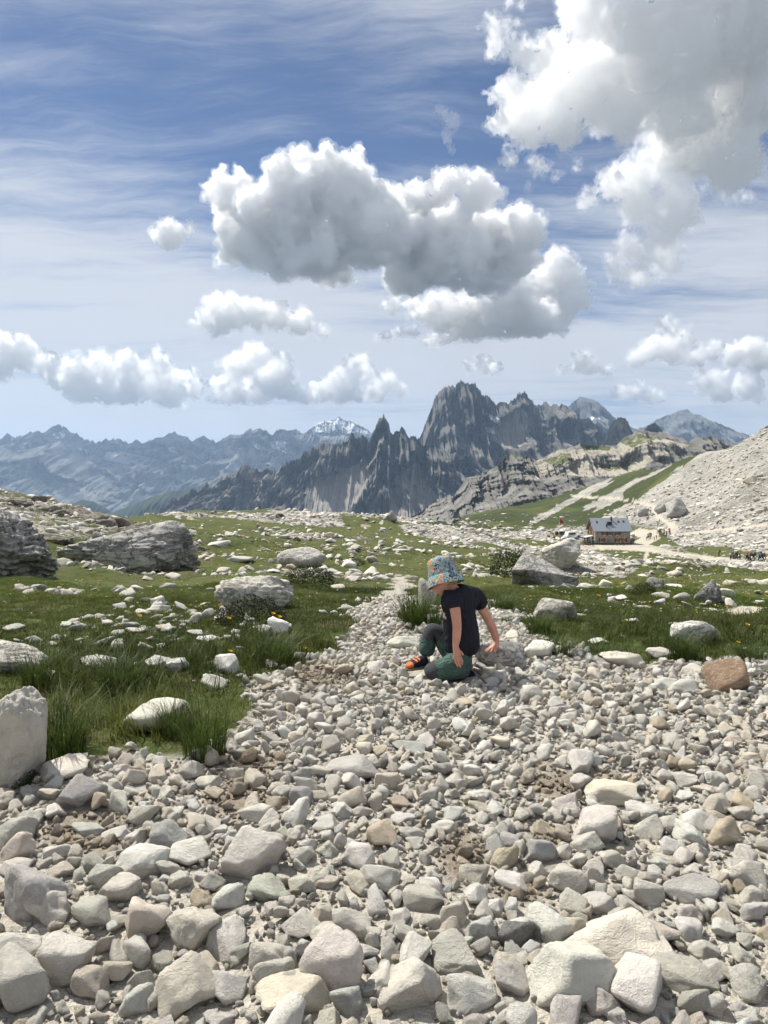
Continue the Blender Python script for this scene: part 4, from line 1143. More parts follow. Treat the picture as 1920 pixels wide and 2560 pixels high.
# stones strewn over the meadow and the rubble beyond it
def strew(name, n, y0, y1, dens, rfun, mat, label, shapes=PEB, sink=.2, wide=.60, side=1.0, dull=.35):
    y = np.exp(rng.uniform(math.log(y0), math.log(y1), n)); x = rng.uniform(-1, 1, n) * (wide * y + side)
    z = gz(x, y); g, soil, du, px, py = covers(x, y, z)
    keep = (g < .5) & (du < .5) & (rng.random(n) < dens(x, y, px, py))
    for fx, fy, fr in FOOT:
        keep &= np.hypot(x - fx, y - fy) > fr * .8
    x, y, z, px, py = x[keep], y[keep], z[keep], px[keep], py[keep]; m_ = len(x)
    r = rfun(x, y, px, py)
    tt = np.array([TINT[kinds[i]] for i in rng.integers(0, len(kinds), m_)]) * (1.0 + rng.normal(0, .09, (m_, 1)))
    tt = tt * (1 - dull * rng.random((m_, 1)))
    S = r[:, None] * rng.uniform(.65, 1.4, (m_, 3)) * np.array((1.15, 1, .8))
    print(name, m_)
    return scatter(name, shapes, np.stack([x, y, z + r * sink], -1), np.stack([rng.normal(0, .22, m_), rng.normal(0, .22, m_), rng.uniform(0, 6.28, m_)], -1), S, np.clip(tt, .02, .7), rng.integers(0, len(shapes), m_), mat, label)


strew('meadow_stones', 15000, 4.2, 45, lambda x, y, px, py: .035 + .65 * smooth(.55, .68, fbm(x * .5, y * .5, octv=3, seed=61)), lambda x, y, px, py: (.012 + .085 * rng.random(len(x)) ** 4) * np.clip(y / 8, .8, 3.2), ST_LOOSE, 'small white stones strewn over the meadow grass')
strew('rubble', 110000, 26, 420, lambda x, y, px, py: .06 + .90 * stoniness(x, y, px, py)[0] ** 1.3 * smooth(26, 45, y), lambda x, y, px, py: (.07 + .60 * rng.random(len(x)) ** 5) * np.clip((y / 120) ** .75, .30, 2.0), ST_LOOSE, 'broken pale rock covering the far meadow and scree slope')

strew('scree', 19000, 225, 440, lambda x, y, px, py: .9 * inpoly(px, py, [(1500, 1300), (1580, 1262), (1650, 1205), (1740, 1150), (1800, 1090), (1920, 1030), (2100, 980), (2100, 1420), (1920, 1385), (1800, 1350), (1700, 1350), (1640, 1320), (1560, 1315)]),
      lambda x, y, px, py: .14 + .75 * rng.random(len(x)) ** 5, ST_LOOSE, 'grey rubble of the steep scree slope', wide=.57, dull=.5)

# ------------------------------------------------------------------ grass
def blade_tuft(n, rad, h0, h1, lean, w, seed, seg=3, dry=.0):
    r_ = np.random.default_rng(seed)
    V = []; Fc = []; tips = []
    for i in range(n):
        a = r_.uniform(0, 6.283); rr = rad * math.sqrt(r_.random()); bx, by = rr * math.cos(a), rr * math.sin(a)
        H = r_.uniform(h0, h1); da = a + r_.normal(0, .7); L = lean * r_.uniform(.3, 1.2) * H; ww = w * r_.uniform(.7, 1.3)
        px_, py_ = -math.sin(da) * ww, math.cos(da) * ww
        for s in range(seg + 1):
            u = s / seg; cx = bx + math.cos(da) * L * u ** 2; cy = by + math.sin(da) * L * u ** 2; cz = H * (u - .22 * (lean > .6) * u ** 3)
            k = (1 - u ** 1.6) + .04
            V += [(cx - px_ * k, cy - py_ * k, cz), (cx + px_ * k, cy + py_ * k, cz)]
            if s:
                b0 = len(V) - 4; Fc += [(b0, b0 + 1, b0 + 3), (b0, b0 + 3, b0 + 2)]
    return np.array(V), np.array(Fc)


def grass_mat(name):
    m, t, b = new_mat(name)
    tint = t.attr('tint', 'Color', 'INSTANCER')
    pos = t.coord('Object')
    c = t.mix(t.ramp(t.noise(pos, 40, 2, .5), .3, .7), t.vmath('SCALE', tint, scale=.65), t.vmath('SCALE', tint, scale=1.3))
    c = t.mix(t.ramp(t.noise(pos, 23, 2, .5), .62, .74, 0, .8), c, (.26, .22, .10))
    t.put(b.inputs['Base Color'], c); b.inputs['Roughness'].default_value = .55
    tr = t.n('ShaderNodeBsdfTranslucent'); t.put(tr.inputs[0], t.vmath('SCALE', c, scale=1.0))
    mx = t.n('ShaderNodeMixShader'); mx.inputs[0].default_value = .35
    t.t.links.new(b.outputs[0], mx.inputs[1]); t.t.links.new(tr.outputs[0], mx.inputs[2])
    t.t.links.new(mx.outputs[0], m.node_tree.nodes['Material Output'].inputs['Surface'])
    return m


GRASS = grass_mat('grass_blades')
TUFTS = [blade_tuft(16, .06, .025, .065, .8, .0022, 900 + i, 2) for i in range(8)]


def turf(name, n, y0, y1, size, keep_fn, label, tufts, tintv):
    y = np.sqrt(rng.uniform(y0 ** 2, y1 ** 2, n)); x = rng.uniform(-1, 1, n) * (.57 * y + .5)
    z = gz(x, y); g, soil, du, px, py = covers(x, y, z)
    keep = (g < .5) & (du < .5) & (rng.random(n) < keep_fn(x, y, px, py))
    for fx, fy, fr in FOOT: keep &= np.hypot(x - fx, y - fy) > fr * .55
    x, y, z = x[keep], y[keep], z[keep]; m_ = len(x)
    v = fbm(x * .6, y * .6, octv=3, seed=91)[:, None]; v2 = fbm(x * .16, y * .16, octv=3, seed=92)[:, None]
    tt = np.array((.045, .085, .012)) * (1 - v) + np.array((.14, .15, .036)) * v
    tt = tt * (.8 + .7 * smooth(.4, .65, v2)) * tintv
    tt = tt * (1 + rng.normal(0, .12, (m_, 1)))
    s = size(y)[:, None] * rng.uniform(.7, 1.35, (m_, 1))
    print(name, m_)
    return scatter(name, tufts, np.stack([x, y, z - .005], -1), np.stack([rng.normal(0, .1, m_), rng.normal(0, .1, m_), rng.uniform(0, 6.28, m_)], -1), s * np.ones((1, 3)), np.clip(tt, .01, .3), rng.integers(0, len(tufts), m_), GRASS, label)


turf('grass', 60000, 3.2, 13, lambda y: .55 + .042 * y, lambda x, y, px, py: .60 + .40 * smooth(.35, .55, fbm(x * .8, y * .8, octv=3, seed=95)), 'short green alpine turf of the near meadow', TUFTS, 1.0)
turf('meadow_grass', 26000, 13, 45, lambda y: .7 + .038 * y, lambda x, y, px, py: (.6 * smooth(48, 25, y) + .3) * (.25 + .75 * smooth(.4, .6, fbm(x * .25, y * .25, octv=3, seed=96))), 'alpine turf of the farther meadow', TUFTS, np.array((1.45, 1.22, 1.1)))
LONG = [blade_tuft(14, .07, .09, .22, .9, .0028, 940 + i, 3) for i in range(6)]
turf('long_grass', 6500, 3.2, 8.0, lambda y: .75 + .0 * y, lambda x, y, px, py: np.clip(inpoly(px, py, [(60, 1960), (60, 1620), (330, 1600), (560, 1620), (600, 1680), (560, 1860), (330, 1870)]) * .75
     + inpoly(px, py, [(560, 1560), (700, 1590), (880, 1600), (760, 1660), (600, 1700)]) * .6 + inpoly(px, py, [(1400, 1560), (1650, 1540), (1920, 1560), (1920, 1650), (1480, 1660)]) * .35, 0, 1), 'longer green grass along the edge of the stones', LONG, .85)

TUSS = [blade_tuft(300, .11, .14, .30, 1.0, .0022, 960 + i, 4) for i in range(4)]
TM = [mesh_np('grass_tussock', *tv) for tv in TUSS]
for q_ in TM: q_.materials.append(GRASS)
for cx, by, w, h, label in [
    (150, 1895, 230, 190, 'big leaning grass tussock against the tall cracked boulder'), (510, 1905, 190, 200, 'dense grass tussock with a brown straw foot right of the hip-high rock'), (440, 1850, 130, 130, 'grass tussock behind the hip-high rock'),
    (1035, 1572, 130, 120, 'grass tussock behind the child in front of the upright slab'), (1090, 1580, 60, 80, 'grass tuft hidden behind the child\'s raised knee'), (1250, 1535, 110, 62, 'low grass tussock behind the child\'s outstretched arm'), (1345, 1590, 110, 70, 'grass tussock at the foot of the pale boulder'),
    (1395, 1640, 140, 60, 'spreading grass tussock at the edge of the white stones'), (1525, 1660, 130, 50, 'low grass tussock over the grey leaning wedge'), (1705, 1655, 120, 90, 'spiky grass tussock in front of the flat-topped white boulder'),
    (300, 1730, 170, 110, 'grass tussock left of the white slabs in long grass'), (690, 1660, 150, 90, 'soft grass tussock below the paired standing stones'), (90, 1730, 110, 120, 'grass tussock above the tall cracked boulder'), (1880, 1660, 120, 60, 'grass tussock by the right edge of the stones')]:
    p = hit(cx, by - 8); d = p[1]
    for mesh_ in [rnd.choice(TM)]:
        o = link('grass_tussock', mesh_)
        o.scale = (w / F * d / .40, w / F * d / .40, h / F * d / .25); o.location = p - np.array((0, 0, .01)); o.rotation_euler = (0, 0, rnd.uniform(0, 6.28))
        o['tint'] = jitter((.055, .085, .018), .15)
        tag(o, label, 'grass tussock', 'grass tussocks')

# dwarf shrubs: domes of small dark leaves
def shrub_mesh(seed, n=2600):
    r_ = np.random.default_rng(seed)
    a = r_.normal(size=(n, 3)); a /= np.linalg.norm(a, axis=1)[:, None]; a[:, 2] = np.abs(a[:, 2])
    lump = .72 + .5 * (fbm(a[:, 0] * 2.2 + seed, a[:, 1] * 2.2, a[:, 2] * 2.2, 4, seed))
    c = a * (lump * r_.uniform(.75, 1.03, n))[:, None]
    u = r_.normal(size=(n, 3)); u /= np.linalg.norm(u, axis=1)[:, None]; v = np.cross(u, a + .4 * r_.normal(size=(n, 3))); v /= np.linalg.norm(v, axis=1)[:, None]
    s = r_.uniform(.025, .055, n)[:, None]
    V = np.stack([c - u * s, c + v * s * .5, c + u * s, c - v * s * .5], 1).reshape(-1, 3)
    return mesh_np('dwarf_shrub', V, np.arange(n * 4).reshape(-1, 4))


SHR = [shrub_mesh(i) for i in range(3)]
for q_ in SHR: q_.materials.append(GRASS)
for i, (cx, by, w, h, tn, label) in enumerate([(1285, 1445, 130, 74, (.032, .05, .014), 'dark dwarf shrub beside the tall white cracked boulder'), (625, 1562, 190, 80, (.030, .036, .016), 'dark heathy mat under the low jagged rock slab'), (775, 1466, 150, 52, (.034, .048, .016), 'dark mat below the rounded bluish boulder'),
        (1610, 1488, 80, 36, (.05, .06, .02), 'mossy hump beside the small dark boulder'), (640, 1440 + 60, 110, 34, (.05, .045, .022), 'brownish heath on the hump of the jagged slab'), (890, 1418, 60, 22, (.04, .055, .018), 'small dark shrub in the middle meadow'), (700, 1300, 26, 14, (.03, .04, .015), 'dark shrub dot on the far meadow crest'), (742, 1356, 20, 12, (.03, .04, .015), 'lone shrub on the far meadow'), (440, 1330, 22, 12, (.03, .04, .015), 'shrub on the slope behind the knoll rim'), (60, 1960, 90, 60, (.035, .055, .02), 'dark leafy sprigs at the foot of the tall cracked boulder')]):
    p = hit(cx, by - 4); d = p[1]
    o = link('dwarf_shrub', SHR[i % 3]); o.scale = (w / F * d * .52, w / F * d * .40, h / F * d * .95); o.location = p - np.array((0, 0, .02)); o.rotation_euler = (0, 0, rnd.uniform(0, 6.28))
    if i == 0 or i == 1 or i == 2: o.rotation_euler = (0, 0, rnd.choice((0, PI)))
    o['tint'] = list(tn); tag(o, label, 'shrub', 'dwarf shrubs')

# flowers
m_pet, t, b = new_mat('poppy_petal'); b.inputs['Base Color'].default_value = (.78, .50, .02, 1); b.inputs['Roughness'].default_value = .5
m_stem, t, b = new_mat('flower_stem'); b.inputs['Base Color'].default_value = (.09, .13, .03, 1)


def cup(n=10, rings=4):
    V = [(0, 0, 0)]; Fc = []
    for r in range(1, rings + 1):
        u = r / rings
        for i in range(n):
            a = 6.283 * i / n; k = u ** .6 * (1 + .12 * math.cos(a * 4))
            V.append((k * math.cos(a), k * math.sin(a), u ** 1.5 * (.75 + .1 * math.cos(a * 4))))
    for i in range(n): Fc.append((0, 1 + i, 1 + (i + 1) % n, 1 + (i + 1) % n))
    F3 = [(0, 1 + i, 1 + (i + 1) % n) for i in range(n)]
    for r in range(rings - 1):
        for i in range(n):
            a0 = 1 + r * n + i; a1 = 1 + r * n + (i + 1) % n
            F3 += [(a0, a0 + n, a1 + n), (a0, a1 + n, a1)]
    return np.array(V), np.array(F3)


CUP = mesh_np('petals', *cup()); CUP.materials.append(m_pet)
sv = []; sf = []
for s in range(4):
    u = s / 3
    for i in range(5):
        a = 6.283 * i / 5; sv.append((.0016 * math.cos(a) + .02 * u * u, .0016 * math.sin(a), u))
    if s:
        for i in range(5):
            a0 = (s - 1) * 5 + i; a1 = (s - 1) * 5 + (i + 1) % 5; sf += [(a0, a1, a1 + 5), (a0, a1 + 5, a0 + 5)]
STEM = mesh_np('stem', np.array(sv), np.array(sf)); STEM.materials.append(m_stem)
for px, py, label in [(565, 1548, 'large yellow poppy left of the paired standing stones'), (676, 1536, 'yellow poppy rising behind the paired standing stones'), (692, 1544, 'lower yellow poppy on top of the bright standing stone'), (342, 1541, 'yellow poppy below the small white meadow stone'), (290, 1564, 'small yellow poppy in the left meadow'),
                      (567, 1630, 'yellow poppy standing above the white pointed rock'), (88, 1793, 'tiny yellow flower at the side of the tall cracked boulder'), (754, 1622, 'orange yellow flower at the meadow edge by the path'), (1490, 1491, 'yellow flower in the middle of the right meadow'), (1556, 1555, 'yellow flower above the flat pale stone'), (1836, 1608, 'yellow flower right of the flat-topped boulder'), (1860, 1563, 'yellow flower behind the flat-topped boulder')]:
    h = .11 if py > 1530 else .16
    p0 = hit(px, py + 30); d = p0[1]
    p = at(px, py, d)
    g_ = float(gz(p[0], p[1])); hh = max(.05, p[2] - g_)
    e = tag(empty('poppy', (p[0], p[1], g_)), label, 'flower', 'yellow poppies')
    s_ = link('stem', STEM, parent=e); s_.scale = (1, 1, hh)
    c_ = link('petals', CUP, parent=e); c_.location = (.02, 0, hh); k = 5.5 / F * d; c_.scale = (k, k, k * 1.1); c_.rotation_euler = (rnd.uniform(-.5, .5), .3, 0)
nfl = 700
y = np.exp(rng.uniform(math.log(6), math.log(28), nfl * 3)); x = rng.uniform(-.55, .55, nfl * 3) * y
z = gz(x, y); g, soil, du, px, py = covers(x, y, z)
kp = (g < .5) & (rng.random(len(x)) < .10 + .7 * smooth(.5, .6, fbm(x * .5, y * .5, octv=2, seed=99)) + .5 * (px > 1250))
x, y, z = x[kp][:nfl], y[kp][:nfl], z[kp][:nfl]; nfl = len(x)
fm, t, b = new_mat('small_petal'); t.put(b.inputs['Base Color'], t.attr('tint', 'Color', 'INSTANCER'))
wht = rng.random(nfl) < .45
scatter('small_flowers', [cup(6, 2)], np.stack([x, y, z + .06 + .004 * y], -1), rng.normal(0, .3, (nfl, 3)), (.0045 + .00075 * y)[:, None] * np.ones((1, 3)), np.where(wht[:, None], (.65, .65, .60), (.70, .52, .04)), np.zeros(nfl), fm, 'tiny white and yellow flowers dotting the meadow')

# ------------------------------------------------------------------ box-like building pieces
def plain(name, col, rough=.8, spec=.2, metal=0.0, var=.12, scale=6.0):
    m, t, b = new_mat(name)
    n = t.noise(t.coord('Object'), scale, 4, .6)
    t.put(b.inputs['Base Color'], t.mix(n, tuple(v * (1 - var) for v in col), tuple(min(1, v * (1 + var)) for v in col)))
    b.inputs['Roughness'].default_value = rough; b.inputs['Specular IOR Level'].default_value = spec; b.inputs['Metallic'].default_value = metal
    return m


class MB:
    def __init__(s): s.v = []; s.f = []
    def box(s, x0, x1, y0, y1, z0, z1):
        b = len(s.v)
        s.v += [(x0, y0, z0), (x1, y0, z0), (x1, y1, z0), (x0, y1, z0), (x0, y0, z1), (x1, y0, z1), (x1, y1, z1), (x0, y1, z1)]
        s.f += [tuple(b + i for i in q) for q in [(3, 2, 1, 0), (4, 5, 6, 7), (0, 1, 5, 4), (1, 2, 6, 5), (2, 3, 7, 6), (3, 0, 4, 7)]]
        return s
    def prism(s, poly, ax, a0, a1):
        """polygon in the two other axes, extruded along ax"""
        b = len(s.v); n = len(poly)
        for a in (a0, a1):
            for p, q in poly:
                s.v.append({'x': (a, p, q), 'y': (p, a, q), 'z': (p, q, a)}[ax])
        s.f += [tuple(range(b, b + n)), tuple(range(b + 2 * n - 1, b + n - 1, -1))]
        for i in range(n):
            j = (i + 1) % n; s.f.append((b + j, b + i, b + n + i, b + n + j))
        return s
    def cyl(s, c, r, ax, a0, a1, n=14):
        return s.prism([(c[0] + r * math.cos(6.2832 * i / n), c[1] + r * math.sin(6.2832 * i / n)) for i in range(n)], ax, a0, a1)
    def build(s, name, mat, parent=None, bevel=0.0):
        me = bpy.data.meshes.new(name); me.from_pydata(s.v, [], s.f)
        b = bmesh.new(); b.from_mesh(me); bmesh.ops.recalc_face_normals(b, faces=b.faces)
        if bevel: bmesh.ops.bevel(b, geom=list(b.edges), offset=bevel, segments=1, affect='EDGES')
        b.to_mesh(me); b.free()
        return link(name, me, mat, parent)


# ------------------------------------------------------------------ the mountain hut
m_wall, t, b = new_mat('hut_stone')
pos = t.coord('Object')
vc = t.voro(t.mapping(pos, (2.2, 2.2, 3.4)), 1.0, out='Color'); ve = t.voro(t.mapping(pos, (2.2, 2.2, 3.4)), 1.0, 'DISTANCE_TO_EDGE')
c = t.mix(t.sep(vc)[0], (.16, .14, .115), (.33, .30, .25))
c = t.mix(t.ramp(ve, .06, .0), c, (.42, .40, .36))
t.put(b.inputs['Base Color'], c); b.inputs['Roughness'].default_value = .95
t.put(b.inputs['Normal'], t.bump(t.ramp(ve, 0, .12), .6, .05))
m_plaster = plain('hut_plaster', (.60, .57, .50))
m_red = plain('red_wood', (.14, .068, .042)); m_redb = plain('red_shutter', (.24, .045, .035))
m_roof = plain('grey_sheet_roof', (.27, .30, .34), .45, .4, .25, .08, 2.0)
m_dark = plain('dark_metal', (.03, .03, .033), .5); m_glass = plain('window_glass', (.03, .035, .04), .12, .5, 0, .3, 1.0)
m_white = plain('white_paint', (.75, .74, .70)); m_wood = plain('brown_wood', (.20, .12, .07))

hut = tag(empty('mountain_hut', (HOUSE[0], HOUSE[1], HOUSE_Z)), 'stone mountain hut with grey metal roof and red shutters', 'building')
HW, HD, EV, RG = 6.0, 8.6, 4.75, 8.5
wb = MB()
wb.box(-HW, HW, 0, HD, 0, EV)
wall = wb.build('wall', m_wall, hut)
gb = MB().prism([(0.02, EV - .01), (HD - .02, EV - .01), (HD / 2, RG - .28)], 'x', -HW + .02, HW - .02).build('gable_wall', m_plaster, hut)
MB().prism([(.5, EV - 1.8), (HD - .5, EV - 1.8), (HD - .5, EV + .35), (HD / 2, RG - .7), (.5, EV + .35)], 'x', -HW - .07, -HW + .01).build('gable_cladding', m_red, hut)
MB().box(-HW - .05, HW + .05, -.06, 0.0, 0, .55).build('plinth', plain('plinth_stone', (.13, .12, .11)), hut)
ov = .55
ns = (RG - EV) / (HD / 2)
roof = MB()
roof.prism([(-ov, EV - ov * ns), (HD / 2, RG), (HD / 2, RG + .16), (-ov, EV - ov * ns + .16)], 'x', -HW - .6, HW + .45)
roof.prism([(HD + ov, EV - ov * ns), (HD / 2, RG), (HD / 2, RG + .16), (HD + ov, EV - ov * ns + .16)], 'x', -HW - .6, HW + .45)
roof = roof.build('roof', m_roof, hut)
for i in range(18):
    x = -HW - .5 + i * .745
    MB().prism([(-ov, EV - ov * ns + .16), (HD / 2, RG + .16), (HD / 2, RG + .22), (-ov, EV - ov * ns + .22)], 'x', x, x + .05).build('seam', m_roof, roof)
def on_roof(u, w): return -HW + u * 2 * HW, w * HD / 2, EV + w * (RG - EV) + .16
for u, w in ((.12, .62), (.73, .66), (.88, .68)):
    x, y, z = on_roof(u, w)
    MB().prism([(y - .35, z - .30 + .12), (y + .35, z + .30 + .12), (y + .35, z + .30 - .1), (y - .35, z - .30 - .1)], 'x', x - .3, x + .3).build('skylight', m_glass, roof)
x, y, z = on_roof(.46, .50)
MB().box(x - .75, x + .75, y - .5, y + .6, z - .3, z + .75).build('dormer', m_dark, roof)
x, y, z = on_roof(.36, .26)
MB().box(x - .2, x + .2, y - .2, y + .2, z - .2, z + 1.0).build('vent', m_dark, roof)
x, y, z = on_roof(.545, .80)
ch = MB().box(x - .22, x + .22, y - .22, y + .22, z - .3, z + 1.2).build('chimney', m_dark, roof)
MB().box(x - .3, x + .3, y - .3, y + .3, z + 1.22, z + 1.36).build('chimney_cap', m_white, roof)
MB().box(-HW - .3, HW + .3, -ov - .10, -ov, EV - ov * ns - .06, EV - ov * ns + .06).build('gutter', m_dark, roof)
for u, z0, hgt, shc in ((.27, 3.05, 1.15, m_red), (.43, 3.05, 1.15, m_red), (.64, 3.05, 1.15, m_red), (.20, .85, 1.25, m_redb), (.64, .85, 1.25, m_redb), (.83, .85, 1.25, m_redb)):
    x = -HW + u * 2 * HW
    w_ = MB().box(x - .45, x + .45, -.05, .03, z0, z0 + hgt).build('window', m_white, hut)
    for s in (-1, 1):
        MB().box(x + s * .22 - .19, x + s * .22 + .19, -.075, -.052, z0 + .06, z0 + hgt - .06).build('pane', m_glass, w_)
        MB().box(x + s * .76 - .28, x + s * .76 + .28, -.10, -.004, z0 - .05, z0 + hgt + .05).build('shutter', shc, w_)
    MB().box(x - .6, x + .6, -.14, -.004, z0 - .16, z0 - .06).build('sill', m_plaster, w_)
MB().box(-HW + .40 * 12 - .5, -HW + .40 * 12 + .5, -.07, -.003, 1.2, 2.0).build('notice_board', plain('notice_blue', (.16, .20, .24)), hut)
MB().box(-HW - .08, -HW + .25, -.05, .3, 0, EV).build('quoin', m_plaster, hut)
for y_, z_ in ((2.6, 3.0), (5.6, 3.0), (4.2, 5.4)):
    w_ = MB().box(-HW - .12, -HW - .02, y_ - .45, y_ + .45, z_, z_ + 1.1).build('window', m_white, hut)
    MB().box(-HW - .15, -HW - .125, y_ - .36, y_ + .36, z_ + .08, z_ + 1.02).build('pane', m_glass, w_)
po = tag(empty('porch', (HOUSE[0] - HW - .2, HOUSE[1] + .8, HOUSE_Z)), 'small pale lean-to porch on the left gable of the hut', 'porch')
MB().prism([(0, 2.7), (0, 2.9), (-2.6, 2.35), (-2.6, 2.15)], 'y', 0, 3.2).build('porch_roof', m_plaster, po)
for y_ in (.15, 3.0): MB().box(-2.5, -2.35, y_ - .07, y_ + .07, 0, 2.2).build('post', m_white, po)
MB().box(-2.3, -.1, 3.0, 3.1, 0, 2.1).build('back_board', m_wood, po)
# small store box, flag
sb = HOUSE + np.array((-9.2, -2.0, 0)); sb[2] = float(gz(sb[0], sb[1]))
st_ = tag(empty('store_box', sb), 'small wooden store box with dark lid beside the hut', 'box')
MB().box(-1.2, 1.2, -.8, .8, -.2, 1.0).build('body', m_wood, st_); MB().prism([(-1.0, 1.02), (1.0, 1.3), (1.0, 1.4), (-1.0, 1.12)], 'x', -1.4, 1.4).build('lid', m_dark, st_)
fp = at(1398, 1318, 262); fp[2] = float(gz(fp[0], fp[1]))
ftop = at(1398, 1296, 262)[2]
fl = tag(empty('flag', fp), 'red flag on a thin pole left of the hut', 'flag')
MB().cyl((0, 0), .05, 'z', 0, max(2.5, ftop - fp[2]), 8).build('pole', m_white, fl)
fv = []; ff = []
for i in range(9):
    for j in range(6):
        u = i / 8; v = j / 5; fv.append((.06 + 1.5 * u * (1 - .15 * v), .22 * math.sin(u * 6) * u, max(2.5, ftop - fp[2]) - .05 - v * 1.25 - u * .9))
flag_me = mesh_np('cloth', np.array(fv), np.array([(i * 6 + j, (i + 1) * 6 + j, (i + 1) * 6 + j + 1, i * 6 + j + 1) for i in range(8) for j in range(5)]))
link('cloth', flag_me, plain('flag_red', (.40, .045, .04)), fl)


# vehicles by the hut
def vehicle(px, py, label, cat, col, L, W, H, rz, kind):
    p = hit(px, py); e = tag(empty(cat, p, rz), label, cat, 'vehicles parked beside the hut')
    if kind == 'car': prof = [(-L / 2, .35), (-L / 2, .85), (-L * .34, .95), (-L * .20, H), (L * .20, H), (L * .36, .98), (L / 2, .88), (L / 2, .35)]
    elif kind == 'van': prof = [(-L / 2, .35), (-L / 2, 1.1), (-L * .40, 1.25), (-L * .28, H), (L * .5, H), (L * .5, .35)]
    else: prof = [(-L / 2, .35), (-L / 2, 1.0), (-L * .3, 1.05), (-L * .18, H), (L * .06, H), (L * .10, 1.0), (L / 2, 1.0), (L / 2, .35)]
    paint = plain('car_paint', col, .3, .5, 0, .05)
    MB().prism(prof, 'y', -W / 2, W / 2).build('body', paint, e, .06)
    x0, x1 = (-L * .2, L * .2) if kind == 'car' else ((-L * .28, L * .44) if kind == 'van' else (-L * .17, L * .05))
    for s in (-1, 1):
        MB().box(x0 + .1, x1 - .1, s * (W / 2 + .012) - .01, s * (W / 2 + .012) + .01, H * .62, H * .90).build('side_window', m_glass, e)
        for xw in (-L * .32, L * .32):
            wh = MB().cyl((xw, .34), .34, 'y', s * W / 2 - .12, s * W / 2 + .06).build('wheel', m_dark, e)
            MB().cyl((xw, .34), .18, 'y', s * (W / 2 + .062) - .004, s * (W / 2 + .062) + .004, 10).build('rim', m_roof, wh)
        MB().box(-L / 2 - .02, -L / 2 + .03, s * W * .36 - .15, s * W * .36 + .15, .68, .82).build('headlight', m_white, e)
    return e


vehicle(1424, 1347, 'white delivery van parked left of the hut', 'van', (.72, .72, .70), 4.6, 2.0, 2.5, .5, 'van')
vehicle(1446, 1349, 'silver grey pickup between the white van and the hut', 'pickup', (.25, .27, .30), 4.4, 1.9, 1.7, .2, 'pickup')
vehicle(1405, 1340, 'dark car behind the yellow digger', 'car', (.025, .027, .03), 4.2, 1.8, 1.6, -.2, 'car')
dg_p = hit(1391, 1346); dgr = tag(empty('digger', dg_p, .3), 'small yellow digger left of the parked cars', 'digger', 'vehicles parked beside the hut')
m_yel = plain('digger_yellow', (.55, .32, .03), .5)
for s in (-1, 1): MB().prism([(-1.2, .1), (-1.0, 0), (1.0, 0), (1.2, .1), (1.2, .45), (1.0, .6), (-1.0, .6), (-1.2, .45)], 'y', s * .75 - .2, s * .75 + .2).build('track', m_dark, dgr)
MB().box(-.9, 1.1, -.8, .8, .62, 1.3).build('body', m_yel, dgr, .05)
MB().prism([(-.7, 1.31), (.3, 1.31), (.25, 2.5), (-.45, 2.5)], 'y', -.7, .1).build('cab', m_glass, dgr)
MB().prism([(-.8, 1.0), (-1.9, 2.4), (-1.7, 2.6), (-.6, 1.25)], 'y', .25, .5).build('boom', m_yel, dgr)
MB().prism([(-1.95, 2.45), (-2.9, 1.1), (-2.7, .95), (-1.75, 2.35)], 'y', .28, .48).build('stick', m_yel, dgr)
MB().prism([(-2.95, 1.1), (-3.1, .3), (-2.4, .3), (-2.6, 1.0)], 'y', .1, .66).build('bucket', m_dark, dgr)


# ------------------------------------------------------------------ people: grown from a joint skeleton
def skin_mesh(name, joints, edges, root=0, sub=2, smooth_it=0):
    """joints: (x, y, z, radius); one continuous tapering surface"""
    me = bpy.data.meshes.new(name); me.from_pydata([j[:3] for j in joints], edges, [])
    o = bpy.data.objects.new(name, me); COL.objects.link(o)
    md = o.modifiers.new('skin', 'SKIN'); md.use_smooth_shade = True; md.branch_smoothing = .35
    sv_ = me.skin_vertices[0].data
    for i, j in enumerate(joints):
        sv_[i].radius = (j[3], j[3]); sv_[i].use_root = (i == root)
    s = o.modifiers.new('sub', 'SUBSURF'); s.levels = sub; s.render_levels = sub
    dg = bpy.context.evaluated_depsgraph_get()
    r = bpy.data.meshes.new_from_object(o.evaluated_get(dg))
    bpy.data.objects.remove(o); bpy.data.meshes.remove(me)
    r.name = name
    for p in r.polygons: p.use_smooth = True
    return r


m_skin, t, b = new_mat('skin')
t.put(b.inputs['Base Color'], t.mix(t.noise(t.coord('Object'), 14, 3, .5), (.50, .24, .17), (.66, .36, .27)))
b.inputs['Roughness'].default_value = .55; b.inputs['Subsurface Weight'].default_value = .12; b.inputs['Subsurface Scale'].default_value = .01; b.inputs['Subsurface Radius'].default_value = (1, .35, .2)

